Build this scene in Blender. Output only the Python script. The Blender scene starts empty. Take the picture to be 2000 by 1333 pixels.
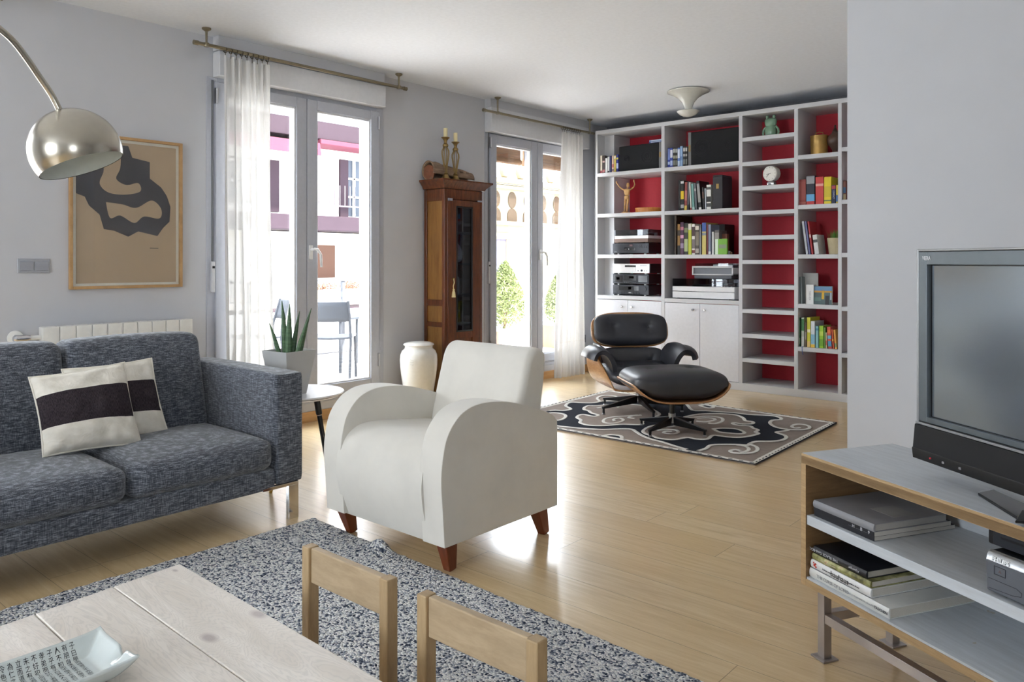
import bpy, bmesh, math, random
from mathutils import Vector, Matrix, noise as mnoise
from mathutils.geometry import tessellate_polygon

S = bpy.context.scene
COL = S.collection
R = math.radians
random.seed(4)

# ------------------------------------------------------------------ camera
F, CX, CY, EYE, YAW = 1519.0, 1000.0, 511.0, 1.15, R(41.0)
cs, sn = math.cos(YAW), math.sin(YAW)
cam_d = bpy.data.cameras.new('camera'); cam = bpy.data.objects.new('camera', cam_d); COL.objects.link(cam)
cam.location = (0, 0, EYE); cam.rotation_euler = (R(90), 0, YAW)
cam_d.sensor_width = 36.0; cam_d.lens = F / 2000 * 36.0
cam_d.shift_x = 0.0; cam_d.shift_y = -(666.5 - CY) / 2000.0
cam_d.clip_start = 0.05; cam_d.clip_end = 200
S.camera = cam

# ------------------------------------------------------------------ world, sun, exposure
w = bpy.data.worlds.new('World'); S.world = w; w.use_nodes = True
wn = w.node_tree; wn.nodes.clear()
wo = wn.nodes.new('ShaderNodeOutputWorld'); bg = wn.nodes.new('ShaderNodeBackground')
bg.inputs[0].default_value = (0.86, 0.93, 1.0, 1); bg.inputs[1].default_value = 10.5
wn.links.new(bg.outputs[0], wo.inputs[0])
sun_d = bpy.data.lights.new('sun', 'SUN'); sun_d.energy = 18.0; sun_d.angle = R(3); sun_d.color = (1, .96, .9)
sun = bpy.data.objects.new('sun', sun_d); COL.objects.link(sun)
sun.rotation_euler = Vector((0.5, 0.35, 0.75)).to_track_quat('Z', 'Y').to_euler()
S.view_settings.view_transform = 'Standard'; S.view_settings.look = 'None'
S.view_settings.exposure = 0.97; S.view_settings.gamma = 1.0; S.view_settings.use_curve_mapping = False
cy = S.cycles
cy.max_bounces = 9; cy.diffuse_bounces = 6; cy.glossy_bounces = 4; cy.transmission_bounces = 6
cy.transparent_max_bounces = 12; cy.caustics_reflective = False; cy.caustics_refractive = False
cy.sample_clamp_indirect = 8.0; cy.use_denoising = True
cy.use_adaptive_sampling = True; cy.adaptive_threshold = 0.02

# openings on the street side (x = wall plane) and in the rear wall: y0, y1, z0, z1
XW = -4.75
D1 = (2.475, 3.93, 0.16, 2.335); D2 = (5.087, 6.60, 0.16, 2.325); D3 = (-0.30, 1.15, 0.16, 2.335)
SIDE = (-2.3, -1.1, .9, 2.1)
REAR_Y = -3.3; REAR = (-3.0, -1.3, 0.6, 2.2); ROOM_H = 2.6; RIGHT_X = 2.6; BACK_Y = 7.03
def portal(loc, rot, sx, sy):
    l = bpy.data.lights.new('portal', 'AREA'); l.shape = 'RECTANGLE'; l.size = sx; l.size_y = sy
    l.cycles.is_portal = True
    o = bpy.data.objects.new('daylight_portal', l); COL.objects.link(o); o.location = loc; o.rotation_euler = rot
for (a, b, z0, z1) in (D1, D2, D3):
    portal((XW - .06, (a + b) / 2, (z0 + z1) / 2), (0, R(-90), 0), z1 - z0, b - a)
portal(((REAR[0] + REAR[1]) / 2, REAR_Y - .12, (REAR[2] + REAR[3]) / 2), (R(90), 0, 0), REAR[1] - REAR[0], REAR[3] - REAR[2])

portal((RIGHT_X + .12, (SIDE[0] + SIDE[1]) / 2, (SIDE[2] + SIDE[3]) / 2), (0, R(90), 0), SIDE[3] - SIDE[2], SIDE[1] - SIDE[0])
# ------------------------------------------------------------------ measuring helpers (photo pixel + known plane -> room point)
def ray(px, py):
    l = (px - CX) / F
    return Vector((cs * l - sn, sn * l + cs, -(py - CY) / F))
def onX(px, py, X): r = ray(px, py); return Vector((0, 0, EYE)) + r * (X / r.x)
def onY(px, py, Y): r = ray(px, py); return Vector((0, 0, EYE)) + r * (Y / r.y)
def onZ(px, py, Z): r = ray(px, py); return Vector((0, 0, EYE)) + r * ((Z - EYE) / r.z)

# ------------------------------------------------------------------ materials
def lin(c):
    return tuple(((v / 255) / 12.92 if v / 255 <= .04045 else ((v / 255 + .055) / 1.055) ** 2.4) for v in c[:3]) + (1,)
class NT:
    def __init__(s, name):
        s.m = bpy.data.materials.new(name); s.m.use_nodes = True; s.t = s.m.node_tree
        s.b = s.t.nodes['Principled BSDF']; s.out = s.t.nodes['Material Output']
    def n(s, typ, **kw):
        x = s.t.nodes.new(typ)
        for k, v in kw.items():
            if isinstance(k, str) and hasattr(x, k): setattr(x, k, v)
        return x
    def l(s, a, b): s.t.links.new(a, b)
    def coord(s, scale=(1, 1, 1), rot=(0, 0, 0), loc=(0, 0, 0)):
        tc = s.n('ShaderNodeTexCoord'); mp = s.n('ShaderNodeMapping')
        mp.inputs['Scale'].default_value = scale; mp.inputs['Rotation'].default_value = rot; mp.inputs['Location'].default_value = loc
        s.l(tc.outputs['Object'], mp.inputs['Vector']); return mp.outputs[0]
    def noise(s, vec, scale, detail=3, rough=.5, dist=0):
        x = s.n('ShaderNodeTexNoise'); x.inputs['Scale'].default_value = scale; x.inputs['Detail'].default_value = detail
        x.inputs['Roughness'].default_value = rough; x.inputs['Distortion'].default_value = dist
        s.l(vec, x.inputs['Vector']); return x.outputs[0]
    def ramp(s, fac, stops):
        x = s.n('ShaderNodeValToRGB'); e = x.color_ramp.elements
        while len(e) < len(stops): e.new(.5)
        for i, (p, c) in enumerate(stops): e[i].position = p; e[i].color = lin(c)
        s.l(fac, x.inputs[0]); return x.outputs[0]
    def mix(s, fac, a, b, mode='MIX'):
        x = s.n('ShaderNodeMix'); x.data_type = 'RGBA'; x.blend_type = mode
        for i, v in ((0, fac), (6, a), (7, b)):
            if hasattr(v, 'links'): s.l(v, x.inputs[i])
            elif isinstance(v, (int, float)): x.inputs[i].default_value = v
            else: x.inputs[i].default_value = lin(v)
        return x.outputs[2]
    def math(s, op, a, b=0.0, c=None):
        x = s.n('ShaderNodeMath'); x.operation = op
        for i, v in enumerate((a, b, c)):
            if v is None: continue
            if hasattr(v, 'links'): s.l(v, x.inputs[i])
            else: x.inputs[i].default_value = v
        return x.outputs[0]
    def col(s, v): s.l(v, s.b.inputs['Base Color'])
    def bump(s, h, strength=.3, dist=.01):
        x = s.n('ShaderNodeBump'); x.inputs['Strength'].default_value = strength; x.inputs['Distance'].default_value = dist
        s.l(h, x.inputs['Height']); s.l(x.outputs[0], s.b.inputs['Normal'])
    def set(s, **kw):
        for k, v in kw.items(): s.b.inputs[k].default_value = v
        return s
_mc = {}
def plain(name, rgb, rough=.5, metal=0.0, coat=0.0, spec=.5, var=0.0, bump=0.0, bscale=60, emit=None):
    if name in _mc: return _mc[name]
    t = NT(name); t.b.inputs['Base Color'].default_value = lin(rgb)
    t.set(Roughness=rough, Metallic=metal, **{'Coat Weight': coat, 'Specular IOR Level': spec})
    v = t.coord()
    nz = t.noise(v, 7.0 if var else 40.0, 3)
    k = var or .03
    t.col(t.mix(nz, tuple(c * (1 - k) for c in rgb), tuple(min(255, c * (1 + k)) for c in rgb)))
    if bump: t.bump(t.noise(v, bscale, 4), bump, .004)
    _mc[name] = t.m; return t.m
def wood(name, c1, c2, scale=(1, 14, 14), n=3.0, rough=.45, coat=0.0, bump=.08, contrast=(.3, .7)):
    if name in _mc: return _mc[name]
    t = NT(name); v = t.coord(scale)
    a = t.noise(v, n, 5, .6, .6); b = t.noise(v, n * 7, 3, .6)
    m = t.math('ADD', t.math('MULTIPLY', a, .75), t.math('MULTIPLY', b, .25))
    t.col(t.ramp(m, [(contrast[0], c1), (contrast[1], c2)])); t.set(Roughness=rough, **{'Coat Weight': coat, 'Coat Roughness': .2})
    t.bump(b, bump, .002); _mc[name] = t.m; return t.m
def glass(name='window_glass', tint=(1, 1, 1), rough=0.0, refl=.05):
    if name in _mc: return _mc[name]
    t = NT(name); t.t.nodes.remove(t.b)
    tr = t.n('ShaderNodeBsdfTransparent'); tr.inputs[0].default_value = (*tint, 1)
    gl = t.n('ShaderNodeBsdfGlossy'); gl.inputs['Roughness'].default_value = rough
    lw = t.n('ShaderNodeLayerWeight'); lw.inputs[0].default_value = .5
    fr = t.math('ADD', t.math('MULTIPLY', t.math('POWER', lw.outputs['Facing'], 5.0), .9), refl)
    mx = t.n('ShaderNodeMixShader'); t.l(fr, mx.inputs[0]); t.l(tr.outputs[0], mx.inputs[1]); t.l(gl.outputs[0], mx.inputs[2])
    t.l(mx.outputs[0], t.out.inputs[0]); _mc[name] = t.m; return t.m

# ------------------------------------------------------------------ mesh builder
class MB:
    def __init__(s): s.v = []; s.f = []; s.mi = []; s.M = Matrix(); s.cur = 0
    def add(s, vs, fs):
        o = len(s.v); s.v += [s.M @ Vector(p) for p in vs]
        s.f += [tuple(i + o for i in f) for f in fs]; s.mi += [s.cur] * len(fs); return s
    def box(s, x0, x1, y0, y1, z0, z1):
        x0, x1 = min(x0, x1), max(x0, x1); y0, y1 = min(y0, y1), max(y0, y1); z0, z1 = min(z0, z1), max(z0, z1)
        return s.add([(x0, y0, z0), (x1, y0, z0), (x1, y1, z0), (x0, y1, z0), (x0, y0, z1), (x1, y0, z1), (x1, y1, z1), (x0, y1, z1)],
                     [(0, 3, 2, 1), (4, 5, 6, 7), (0, 1, 5, 4), (1, 2, 6, 5), (2, 3, 7, 6), (3, 0, 4, 7)])
    def bar(s, p0, p1, w, h=None, up=(0, 0, 1), w1=None, h1=None):
        h = h or w; p0 = Vector(p0); p1 = Vector(p1); d = (p1 - p0).normalized(); up = Vector(up)
        a = d.cross(up); a = a.normalized() if a.length > 1e-4 else Vector((1, 0, 0)); b = a.cross(d)
        vs = []
        for p, ww, hh in ((p0, w, h), (p1, w1 or w, h1 or h)):
            for i, j in ((-1, -1), (1, -1), (1, 1), (-1, 1)): vs.append(p + a * (i * ww / 2) + b * (j * hh / 2))
        return s.add(vs, [(0, 1, 2, 3), (7, 6, 5, 4), (0, 4, 5, 1), (1, 5, 6, 2), (2, 6, 7, 3), (3, 7, 4, 0)])
    def tube(s, pts, r, n=10, caps=True, closed=False):
        pts = [Vector(p) for p in pts]; rs = r if isinstance(r, (list, tuple)) else [r] * len(pts)
        vs = []; fs = []; prev = None; N = len(pts)
        for i, p in enumerate(pts):
            if closed: d = (pts[(i + 1) % N] - pts[i - 1]).normalized()
            else: d = (pts[min(i + 1, N - 1)] - pts[max(i - 1, 0)]).normalized()
            if prev is None:
                a = d.cross(Vector((0, 0, 1))); a = a.normalized() if a.length > 1e-3 else Vector((1, 0, 0))
            else:
                a = prev - d * prev.dot(d); a = a.normalized() if a.length > 1e-6 else d.orthogonal().normalized()
            prev = a; b = d.cross(a)
            for k in range(n):
                t = 2 * math.pi * k / n; vs.append(p + (a * math.cos(t) + b * math.sin(t)) * rs[i])
        for i in range(N if closed else N - 1):
            for k in range(n):
                i2 = (i + 1) % N
                fs.append((i * n + k, i * n + (k + 1) % n, i2 * n + (k + 1) % n, i2 * n + k))
        if caps and not closed: fs.append(tuple(range(n - 1, -1, -1))); fs.append(tuple((N - 1) * n + k for k in range(n)))
        return s.add(vs, fs)
    def cyl(s, p0, p1, r0, r1=None, n=24): return s.tube([p0, p1], [r0, r0 if r1 is None else r1], n)
    def lathe(s, prof, c=(0, 0, 0), n=32, sx=1, sy=1):
        vs = []; fs = []; c = Vector(c); m = len(prof)
        for r, z in prof:
            for k in range(n):
                t = 2 * math.pi * k / n; vs.append(c + Vector((max(r, 1e-5) * math.cos(t) * sx, max(r, 1e-5) * math.sin(t) * sy, z)))
        for i in range(m - 1):
            for k in range(n): fs.append((i * n + k, i * n + (k + 1) % n, (i + 1) * n + (k + 1) % n, (i + 1) * n + k))
        if prof[0][0] > 1e-4: fs.append(tuple(range(n - 1, -1, -1)))
        if prof[-1][0] > 1e-4: fs.append(tuple((m - 1) * n + k for k in range(n)))
        return s.add(vs, fs)
    def prism(s, poly, a0, a1, axis='z'):
        def P(u, v, a): return {'z': (u, v, a), 'x': (a, u, v), 'y': (u, a, v)}[axis]
        n = len(poly); vs = [P(u, v, a0) for u, v in poly] + [P(u, v, a1) for u, v in poly]
        tri = tessellate_polygon([[Vector((u, v, 0)) for u, v in poly]])
        fs = [tuple(t) for t in tri] + [tuple(i + n for i in t[::-1]) for t in tri]
        fs += [(i, (i + 1) % n, (i + 1) % n + n, i + n) for i in range(n)]
        return s.add(vs, fs)
    def ngprism(s, poly, a0, a1, axis='z'):
        def P(u, v, a): return {'z': (u, v, a), 'x': (a, u, v), 'y': (u, a, v)}[axis]
        n = len(poly); vs = [P(u, v, a0) for u, v in poly] + [P(u, v, a1) for u, v in poly]
        return s.add(vs, [tuple(range(n - 1, -1, -1)), tuple(range(n, 2 * n))] + [(i, (i + 1) % n, (i + 1) % n + n, i + n) for i in range(n)])
    def grid(s, fn, nu, nv, closeu=False):
        vs = [fn(i / nu, j / nv) for j in range(nv + 1) for i in range(nu + 1)]
        return s.add(vs, [(j * (nu + 1) + i, j * (nu + 1) + i + 1, (j + 1) * (nu + 1) + i + 1, (j + 1) * (nu + 1) + i) for j in range(nv) for i in range(nu)])
    def flat(s, poly3):
        tri = tessellate_polygon([[Vector(p) for p in poly3]]); return s.add(poly3, [tuple(t) for t in tri])
    def ribbon(s, pts, wd, z, closed=False):
        P = [Vector((p[0], p[1], 0)) for p in pts]; n = len(P); vs = []; fs = []
        for i in range(n):
            if closed: d = P[(i + 1) % n] - P[i - 1]
            else: d = P[min(i + 1, n - 1)] - P[max(i - 1, 0)]
            d.normalize(); nn = Vector((-d.y, d.x, 0)) * (wd / 2)
            vs += [P[i] + nn + Vector((0, 0, z - .001)), P[i] + nn * .75 + Vector((0, 0, z + .002)), P[i] - nn * .75 + Vector((0, 0, z + .002)), P[i] - nn + Vector((0, 0, z - .001))]
        for i in range(n if closed else n - 1):
            j = (i + 1) % n
            for k in range(3): fs.append((i * 4 + k, i * 4 + k + 1, j * 4 + k + 1, j * 4 + k))
        return s.add(vs, fs)
    def rbox(s, c, half, r, bulge=(0, 0, 0), n=8, deform=None, rot=None):
        """rounded, optionally puffed box"""
        hx, hy, hz = half; c = Vector(c); vs = []; idx = {}; fs = []
        def vid(p):
            k = tuple(round(q, 5) for q in p)
            if k in idx: return idx[k]
            q = Vector((p[0] * hx, p[1] * hy, p[2] * hz)); i = Vector([max(-h + r, min(h - r, a)) for a, h in zip(q, (hx, hy, hz))])
            d = q - i
            if d.length > 1e-6: q = i + d.normalized() * r
            u, v, w_ = q.x / hx, q.y / hy, q.z / hz
            q.x += bulge[0] * u * max(0, 1 - v * v) * max(0, 1 - w_ * w_)
            q.y += bulge[1] * v * max(0, 1 - u * u) * max(0, 1 - w_ * w_)
            q.z += bulge[2] * w_ * max(0, 1 - u * u) * max(0, 1 - v * v)
            if deform: q = Vector(deform(q, u, v, w_))
            if rot: q = rot @ q
            vs.append(c + q); idx[k] = len(vs) - 1; return idx[k]
        g = []
        for i in range(n + 1):
            t = -1 + 2 * i / n; g.append(math.copysign(abs(t) ** .6, t) if t else 0)
        for ax in range(3):
            for sgn in (-1, 1):
                for i in range(n):
                    for j in range(n):
                        q = []
                        for a, b in ((i, j), (i + 1, j), (i + 1, j + 1), (i, j + 1)):
                            p = [0, 0, 0]; p[ax] = sgn; p[(ax + 1) % 3] = g[a]; p[(ax + 2) % 3] = g[b]; q.append(vid(p))
                        fs.append(tuple(q if sgn > 0 else q[::-1]))
        return s.add(vs, fs)
    def build(s, name, mat, parent=None, bevel=0, seg=2, smooth=35, sub=0, solid=0, label=None, limit=40, weld=False):
        me = bpy.data.meshes.new(name); me.from_pydata([tuple(v) for v in s.v], [], s.f); me.update()
        for m in (mat if isinstance(mat, (list, tuple)) else [mat]): me.materials.append(m)
        if isinstance(mat, (list, tuple)): me.polygons.foreach_set('material_index', s.mi)
        if weld:
            b = bmesh.new(); b.from_mesh(me); bmesh.ops.remove_doubles(b, verts=b.verts, dist=1e-5); b.to_mesh(me); b.free()
        b = bmesh.new(); b.from_mesh(me); bmesh.ops.recalc_face_normals(b, faces=b.faces); b.to_mesh(me); b.free()
        if smooth:
            me.shade_smooth(); me.set_sharp_from_angle(angle=R(smooth))
        o = bpy.data.objects.new(name, me); COL.objects.link(o)
        if parent is not None: attach(o, parent)
        if solid:
            md = o.modifiers.new('thick', 'SOLIDIFY'); md.thickness = solid; md.offset = 0
        if bevel:
            md = o.modifiers.new('edge', 'BEVEL'); md.width = bevel; md.segments = seg; md.limit_method = 'ANGLE'; md.angle_limit = R(limit); md.harden_normals = bool(smooth)
        if sub:
            md = o.modifiers.new('smooth', 'SUBSURF'); md.levels = sub; md.render_levels = sub
        if label: o['label'] = label
        return o
def attach(o, parent):
    o.parent = parent
def thing(name, label, cat, loc=(0, 0, 0), rz=0.0, group=None):
    o = bpy.data.objects.new(name, None); COL.objects.link(o); o.empty_display_size = .1
    o.location = loc; o.rotation_euler = (0, 0, rz); o['label'] = label; o['category'] = cat
    if group: o['group'] = group
    return o
def tag(o, label, cat, group=None, kind=None):
    o['label'] = label; o['category'] = cat
    if group: o['group'] = group
    if kind: o['kind'] = kind
    return o
def struct(o): o['kind'] = 'structure'; return o
def shifted(x, y, z=0): return Matrix.Translation((-x, -y, -z))     # build in room coordinates under a thing at (x, y, z)
def text(body, size, mat, M, parent, name='lettering', font=None, extrude=.0003, align='LEFT', squash=1.0, shear=0.0, bold=0.0):
    c = bpy.data.curves.new(name, 'FONT'); c.body = body; c.size = size; c.extrude = extrude; c.align_x = align; c.align_y = 'CENTER'
    c.shear = shear; c.offset = bold; c.resolution_u = 3
    tmp = bpy.data.objects.new(name, c); COL.objects.link(tmp); me = bpy.data.meshes.new_from_object(tmp)
    bpy.data.objects.remove(tmp); bpy.data.curves.remove(c); me.materials.clear(); me.materials.append(mat)
    M = M @ Matrix.Diagonal((squash, 1, 1, 1))
    for v in me.vertices: v.co = M @ v.co
    o = bpy.data.objects.new(name, me); COL.objects.link(o)
    if parent is not None: o.parent = parent
    return o
def frame3(o, x, y):
    """matrix with origin o, text running along x, up along y"""
    x = Vector(x).normalized(); y = Vector(y); y = (y - x * y.dot(x)).normalized(); z = x.cross(y)
    M = Matrix(((x.x, y.x, z.x, o[0]), (x.y, y.y, z.y, o[1]), (x.z, y.z, z.z, o[2]), (0, 0, 0, 1))); return M
def copy_tree(o, parent=None):
    c = o.copy(); COL.objects.link(c)
    if parent is not None: c.parent = parent
    for ch in [k for k in KIDS(o)]: copy_tree(ch, c)
    return c
def KIDS(o): return [k for k in bpy.data.objects if k.parent == o]
# ================================================================== SETTING
m_wall = plain('wall_paint', (192, 193, 197), .85, var=.012, bump=.05, bscale=180)
m_part = plain('partition_paint', (196, 197, 200), .85, var=.012, bump=.05, bscale=180)
m_ceil = plain('ceiling_paint', (226, 230, 237), .9, bump=.03, bscale=150)
m_frame = plain('grey_frame_lacquer', (178, 181, 190), .38, spec=.4)
m_box = plain('shutter_box_paint', (214, 215, 218), .6)
m_white = plain('white_enamel', (225, 225, 224), .35)
m_black = plain('black_plastic', (14, 14, 16), .35)
m_chrome = plain('chrome', (225, 225, 228), .12, metal=1)
m_steel = plain('brushed_steel', (190, 190, 192), .28, metal=1)
m_glass = glass()

# floor of oak planks running along x, rows 0.178 m deep in y
t = NT('oak_planks'); tc = t.n('ShaderNodeTexCoord'); sp = t.n('ShaderNodeSeparateXYZ'); t.l(tc.outputs['Object'], sp.inputs[0])
row = t.math('DIVIDE', t.math('SUBTRACT', sp.outputs[1], 2.27), .178); rowf = t.math('FLOOR', row)
wn1 = t.n('ShaderNodeTexWhiteNoise'); wn1.noise_dimensions = '1D'; t.l(rowf, wn1.inputs['W'])
xx = t.math('ADD', t.math('DIVIDE', sp.outputs[0], 1.75), t.math('MULTIPLY', wn1.outputs[0], 7.3)); xf = t.math('FLOOR', xx)
cmb = t.n('ShaderNodeCombineXYZ'); t.l(rowf, cmb.inputs[0]); t.l(xf, cmb.inputs[1])
wn2 = t.n('ShaderNodeTexWhiteNoise'); wn2.noise_dimensions = '3D'; t.l(cmb.outputs[0], wn2.inputs['Vector'])
off = t.n('ShaderNodeVectorMath'); off.operation = 'MULTIPLY_ADD'; t.l(wn2.outputs['Color'], off.inputs[0]); off.inputs[1].default_value = (9, 9, 9); t.l(tc.outputs['Object'], off.inputs[2])
mp = t.n('ShaderNodeMapping'); mp.inputs['Scale'].default_value = (1.3, 13, 1); t.l(off.outputs[0], mp.inputs[0])
g1 = t.noise(mp.outputs[0], 2.0, 5, .6, 1.4)
mp2 = t.n('ShaderNodeMapping'); mp2.inputs['Scale'].default_value = (4, 90, 1); t.l(off.outputs[0], mp2.inputs[0])
g2 = t.noise(mp2.outputs[0], 3.0, 3, .6)
gr = t.math('ADD', t.math('MULTIPLY', g1, .72), t.math('MULTIPLY', g2, .28))
c0 = t.ramp(gr, [(.3, (196, 168, 122)), (.5, (214, 188, 146)), (.7, (228, 207, 168))])
c1 = t.mix(t.math('MULTIPLY', wn2.outputs[0], .45), c0, (196, 164, 112))
rf = t.math('FRACT', row); cf = t.math('FRACT', xx)
def edge(f, e): return t.math('MAXIMUM', t.math('LESS_THAN', f, e), t.math('GREATER_THAN', f, 1 - e))
seam = t.math('MAXIMUM', edge(rf, .006), edge(cf, .0007))
t.col(t.mix(t.math('MULTIPLY', seam, .6), c1, (70, 48, 28)))
t.set(Roughness=.3, **{'Coat Weight': .5, 'Coat Roughness': .16})
t.l(t.math('ADD', t.math('MULTIPLY', g2, .12), .24), t.b.inputs['Roughness'])
t.bump(t.math('SUBTRACT', t.math('MULTIPLY', g2, .15), seam), .12, .002)
m_floor = t.m
struct(MB().box(XW - .3, RIGHT_X + .1, REAR_Y - .2, BACK_Y + .3, -.12, 0).build('floor', m_floor, smooth=0))
struct(MB().box(XW - .3, RIGHT_X + .1, REAR_Y - .2, BACK_Y + .3, ROOM_H, ROOM_H + .2).build('ceiling', m_ceil, smooth=0))
# street wall with three openings
b = MB(); T = .3
ys = [REAR_Y - .2]
for (y0, y1, z0, z1) in (D3, D1, D2):
    b.box(XW - T, XW, ys[-1], y0, 0, ROOM_H); b.box(XW - T, XW, y0, y1, 0, z0); b.box(XW - T, XW, y0, y1, z1, ROOM_H); ys.append(y1)
b.box(XW - T, XW, ys[-1], BACK_Y + .2, 0, ROOM_H)
struct(b.build('wall_left', m_wall, smooth=0))
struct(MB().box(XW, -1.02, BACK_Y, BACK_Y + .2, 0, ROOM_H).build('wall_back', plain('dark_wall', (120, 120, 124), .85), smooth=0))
struct(MB().box(XW + .0, -4.60, 6.79, BACK_Y, 0, ROOM_H - .1).build('wall_corner', m_wall, smooth=0))
struct(MB().box(-1.02, RIGHT_X + .1, 3.2, BACK_Y + .2, 0, ROOM_H).build('wall_right', m_part, smooth=0))
b = MB(); x0_, x1_ = RIGHT_X, RIGHT_X + .2
b.box(x0_, x1_, REAR_Y - .2, SIDE[0], 0, ROOM_H).box(x0_, x1_, SIDE[1], 3.2, 0, ROOM_H).box(x0_, x1_, SIDE[0], SIDE[1], 0, SIDE[2]).box(x0_, x1_, SIDE[0], SIDE[1], SIDE[3], ROOM_H)
struct(b.build('wall_side', m_part, smooth=0))
struct(MB().box(x1_, x1_ + 2.2, REAR_Y - .2, 3.2, 2.45, 2.6).build('added_sun_screen', m_part, smooth=0))  # unseen slab added outside to keep sun out of the side window
b = MB()
for i in range(4):
    yy = SIDE[0] + (SIDE[1] - SIDE[0]) * i / 3; b.box(x0_ + .08, x0_ + .14, yy - .03, yy + .03, SIDE[2], SIDE[3])
b.box(x0_ + .08, x0_ + .14, SIDE[0], SIDE[1], SIDE[2], SIDE[2] + .06).box(x0_ + .08, x0_ + .14, SIDE[0], SIDE[1], SIDE[3] - .06, SIDE[3])
ws_ = struct(b.build('added_side_window', m_frame, smooth=0)); MB().box(x0_ + .105, x0_ + .11, SIDE[0], SIDE[1], SIDE[2] + .03, SIDE[3] - .03).build('glass_pane', m_glass, ws_, smooth=0)  # unseen side window, added to bring in more daylight
b = MB(); b.box(XW, REAR[0], REAR_Y - .2, REAR_Y, 0, ROOM_H).box(REAR[1], RIGHT_X, REAR_Y - .2, REAR_Y, 0, ROOM_H)
b.box(REAR[0], REAR[1], REAR_Y - .2, REAR_Y, 0, REAR[2]).box(REAR[0], REAR[1], REAR_Y - .2, REAR_Y, REAR[3], ROOM_H)
struct(b.build('wall_front', m_part, smooth=0))
b = MB()
for i in range(4):
    x = REAR[0] + (REAR[1] - REAR[0]) * i / 3; b.box(x - .03, x + .03, REAR_Y - .13, REAR_Y - .07, REAR[2], REAR[3])
b.box(REAR[0], REAR[1], REAR_Y - .13, REAR_Y - .07, REAR[2], REAR[2] + .06).box(REAR[0], REAR[1], REAR_Y - .13, REAR_Y - .07, REAR[3] - .06, REAR[3])
wr = struct(b.build('added_rear_window', m_frame, smooth=0))  # unseen window added behind the camera so daylight reaches the room
MB().box(REAR[0], REAR[1], REAR_Y - .105, REAR_Y - .1, REAR[2] + .03, REAR[3] - .03).build('glass_pane', m_glass, wr, smooth=0)
# baseboard
m_base = wood('oak_baseboard', (190, 145, 92), (214, 172, 120), (8, 1, 14), 3, .4)
b = MB()
b.box(XW, XW + .014, 1.5, 6.79, 0, .075).box(XW, XW + .014, REAR_Y, 1.5, 0, .075).box(XW, -4.60, 6.776, 6.79, 0, .075)
struct(b.build('baseboard_left', m_base, bevel=.003))
struct(MB().box(-1.034, RIGHT_X, 3.186, 3.2, 0, .075).build('baseboard_right', m_base, bevel=.003))

# balcony doors ------------------------------------------------------
m_bead = plain('glazing_bead', (226, 227, 230), .3)
m_gasket = plain('rubber_gasket', (60, 62, 68), .6)
def balcony_door(n, Y0, Y1, ym, ztop, handle_y, hinge_y, full=True, gb=.265, gt=2.225):
    xo = XW - .012
    root = bpy.data.objects.new('door_%d' % n, None); COL.objects.link(root); struct(root)
    root.location = (XW, (Y0 + Y1) / 2, 0); b = MB(); b.M = shifted(*root.location)
    x0, x1 = XW - .09, XW + .004
    b.box(x0, x1, Y0, Y0 + .07, .16, ztop).box(x0, x1, Y1 - .07, Y1, .16, ztop).box(x0, x1, Y0 + .07, Y1 - .07, ztop - .05, ztop).box(x0, x1, Y0 + .07, Y1 - .07, .16, .195)
    b.box(XW - .3, x1, Y0, Y1, .13, .16)
    b.build('door_frame', m_frame, root, bevel=.004)
    for (a, c) in ((Y0 + .055, ym - .002), (ym + .002, Y1 - .055)):
        s0, s1 = XW - .07, XW + .024; z0, z1 = .175, ztop - .03; wd = .084
        l = MB(); l.M = shifted(*root.location)
        l.box(s0, s1, a, a + wd, z0, z1).box(s0, s1, c - wd, c, z0, z1).box(s0, s1, a + wd, c - wd, gt + .012, z1).box(s0, s1, a + wd, c - wd, z0, gb - .012)
        lf = l.build('door_leaf', m_frame, root, bevel=.005)
        g = MB(); g.M = shifted(*root.location); e = .014; q0, q1 = a + wd - .001, c - wd + .001
        g.box(XW - .03, XW + .012, q0, q0 + e, gb - .012, gt + .012).box(XW - .03, XW + .012, q1 - e, q1, gb - .012, gt + .012)
        g.box(XW - .03, XW + .012, q0 + e, q1 - e, gt - .003, gt + .012).box(XW - .03, XW + .012, q0 + e, q1 - e, gb - .012, gb)
        g.build('glazing_bead', m_bead, lf, bevel=.003)
        g = MB(); g.M = shifted(*root.location); g.box(XW - .028, XW - .022, q0 + .004, q1 - .004, gb - .004, gt + .004)
        g.build('glass_pane', m_glass, lf, smooth=0)
    h = MB(); h.M = shifted(*root.location); hx = XW + .024
    h.box(hx, hx + .012, handle_y - .014, handle_y + .014, 1.165, 1.265); h.cyl((hx, handle_y, 1.235), (hx + .045, handle_y, 1.235), .009)
    h.tube([(hx + .042, handle_y, 1.24), (hx + .05, handle_y + .025, 1.235), (hx + .052, handle_y + .05, 1.20), (hx + .05, handle_y + .058, 1.11)], [.009, .010, .010, .008], 10)
    h.build('door_handle', m_white, root, bevel=.002)
    for zz in ((2.17, .34) if hinge_y else ()):
        for yy in hinge_y:
            k = MB(); k.M = shifted(*root.location); k.cyl((XW + .03, yy, zz), (XW + .03, yy, zz + .10), .009, n=12).box(XW, XW + .03, yy - .006, yy + .006, zz, zz + .1); k.build('hinge', m_steel, root, bevel=.001)
    return root
balcony_door(1, D1[0], D1[1], 3.217, 2.34, 3.245, (2.535, 3.865))
balcony_door(2, D2[0], D2[1], 5.811, 2.33, 5.845, (5.145,), gt=2.205)
balcony_door(3, D3[0], D3[1], .425, 2.34, .45, (1.08,))
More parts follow.
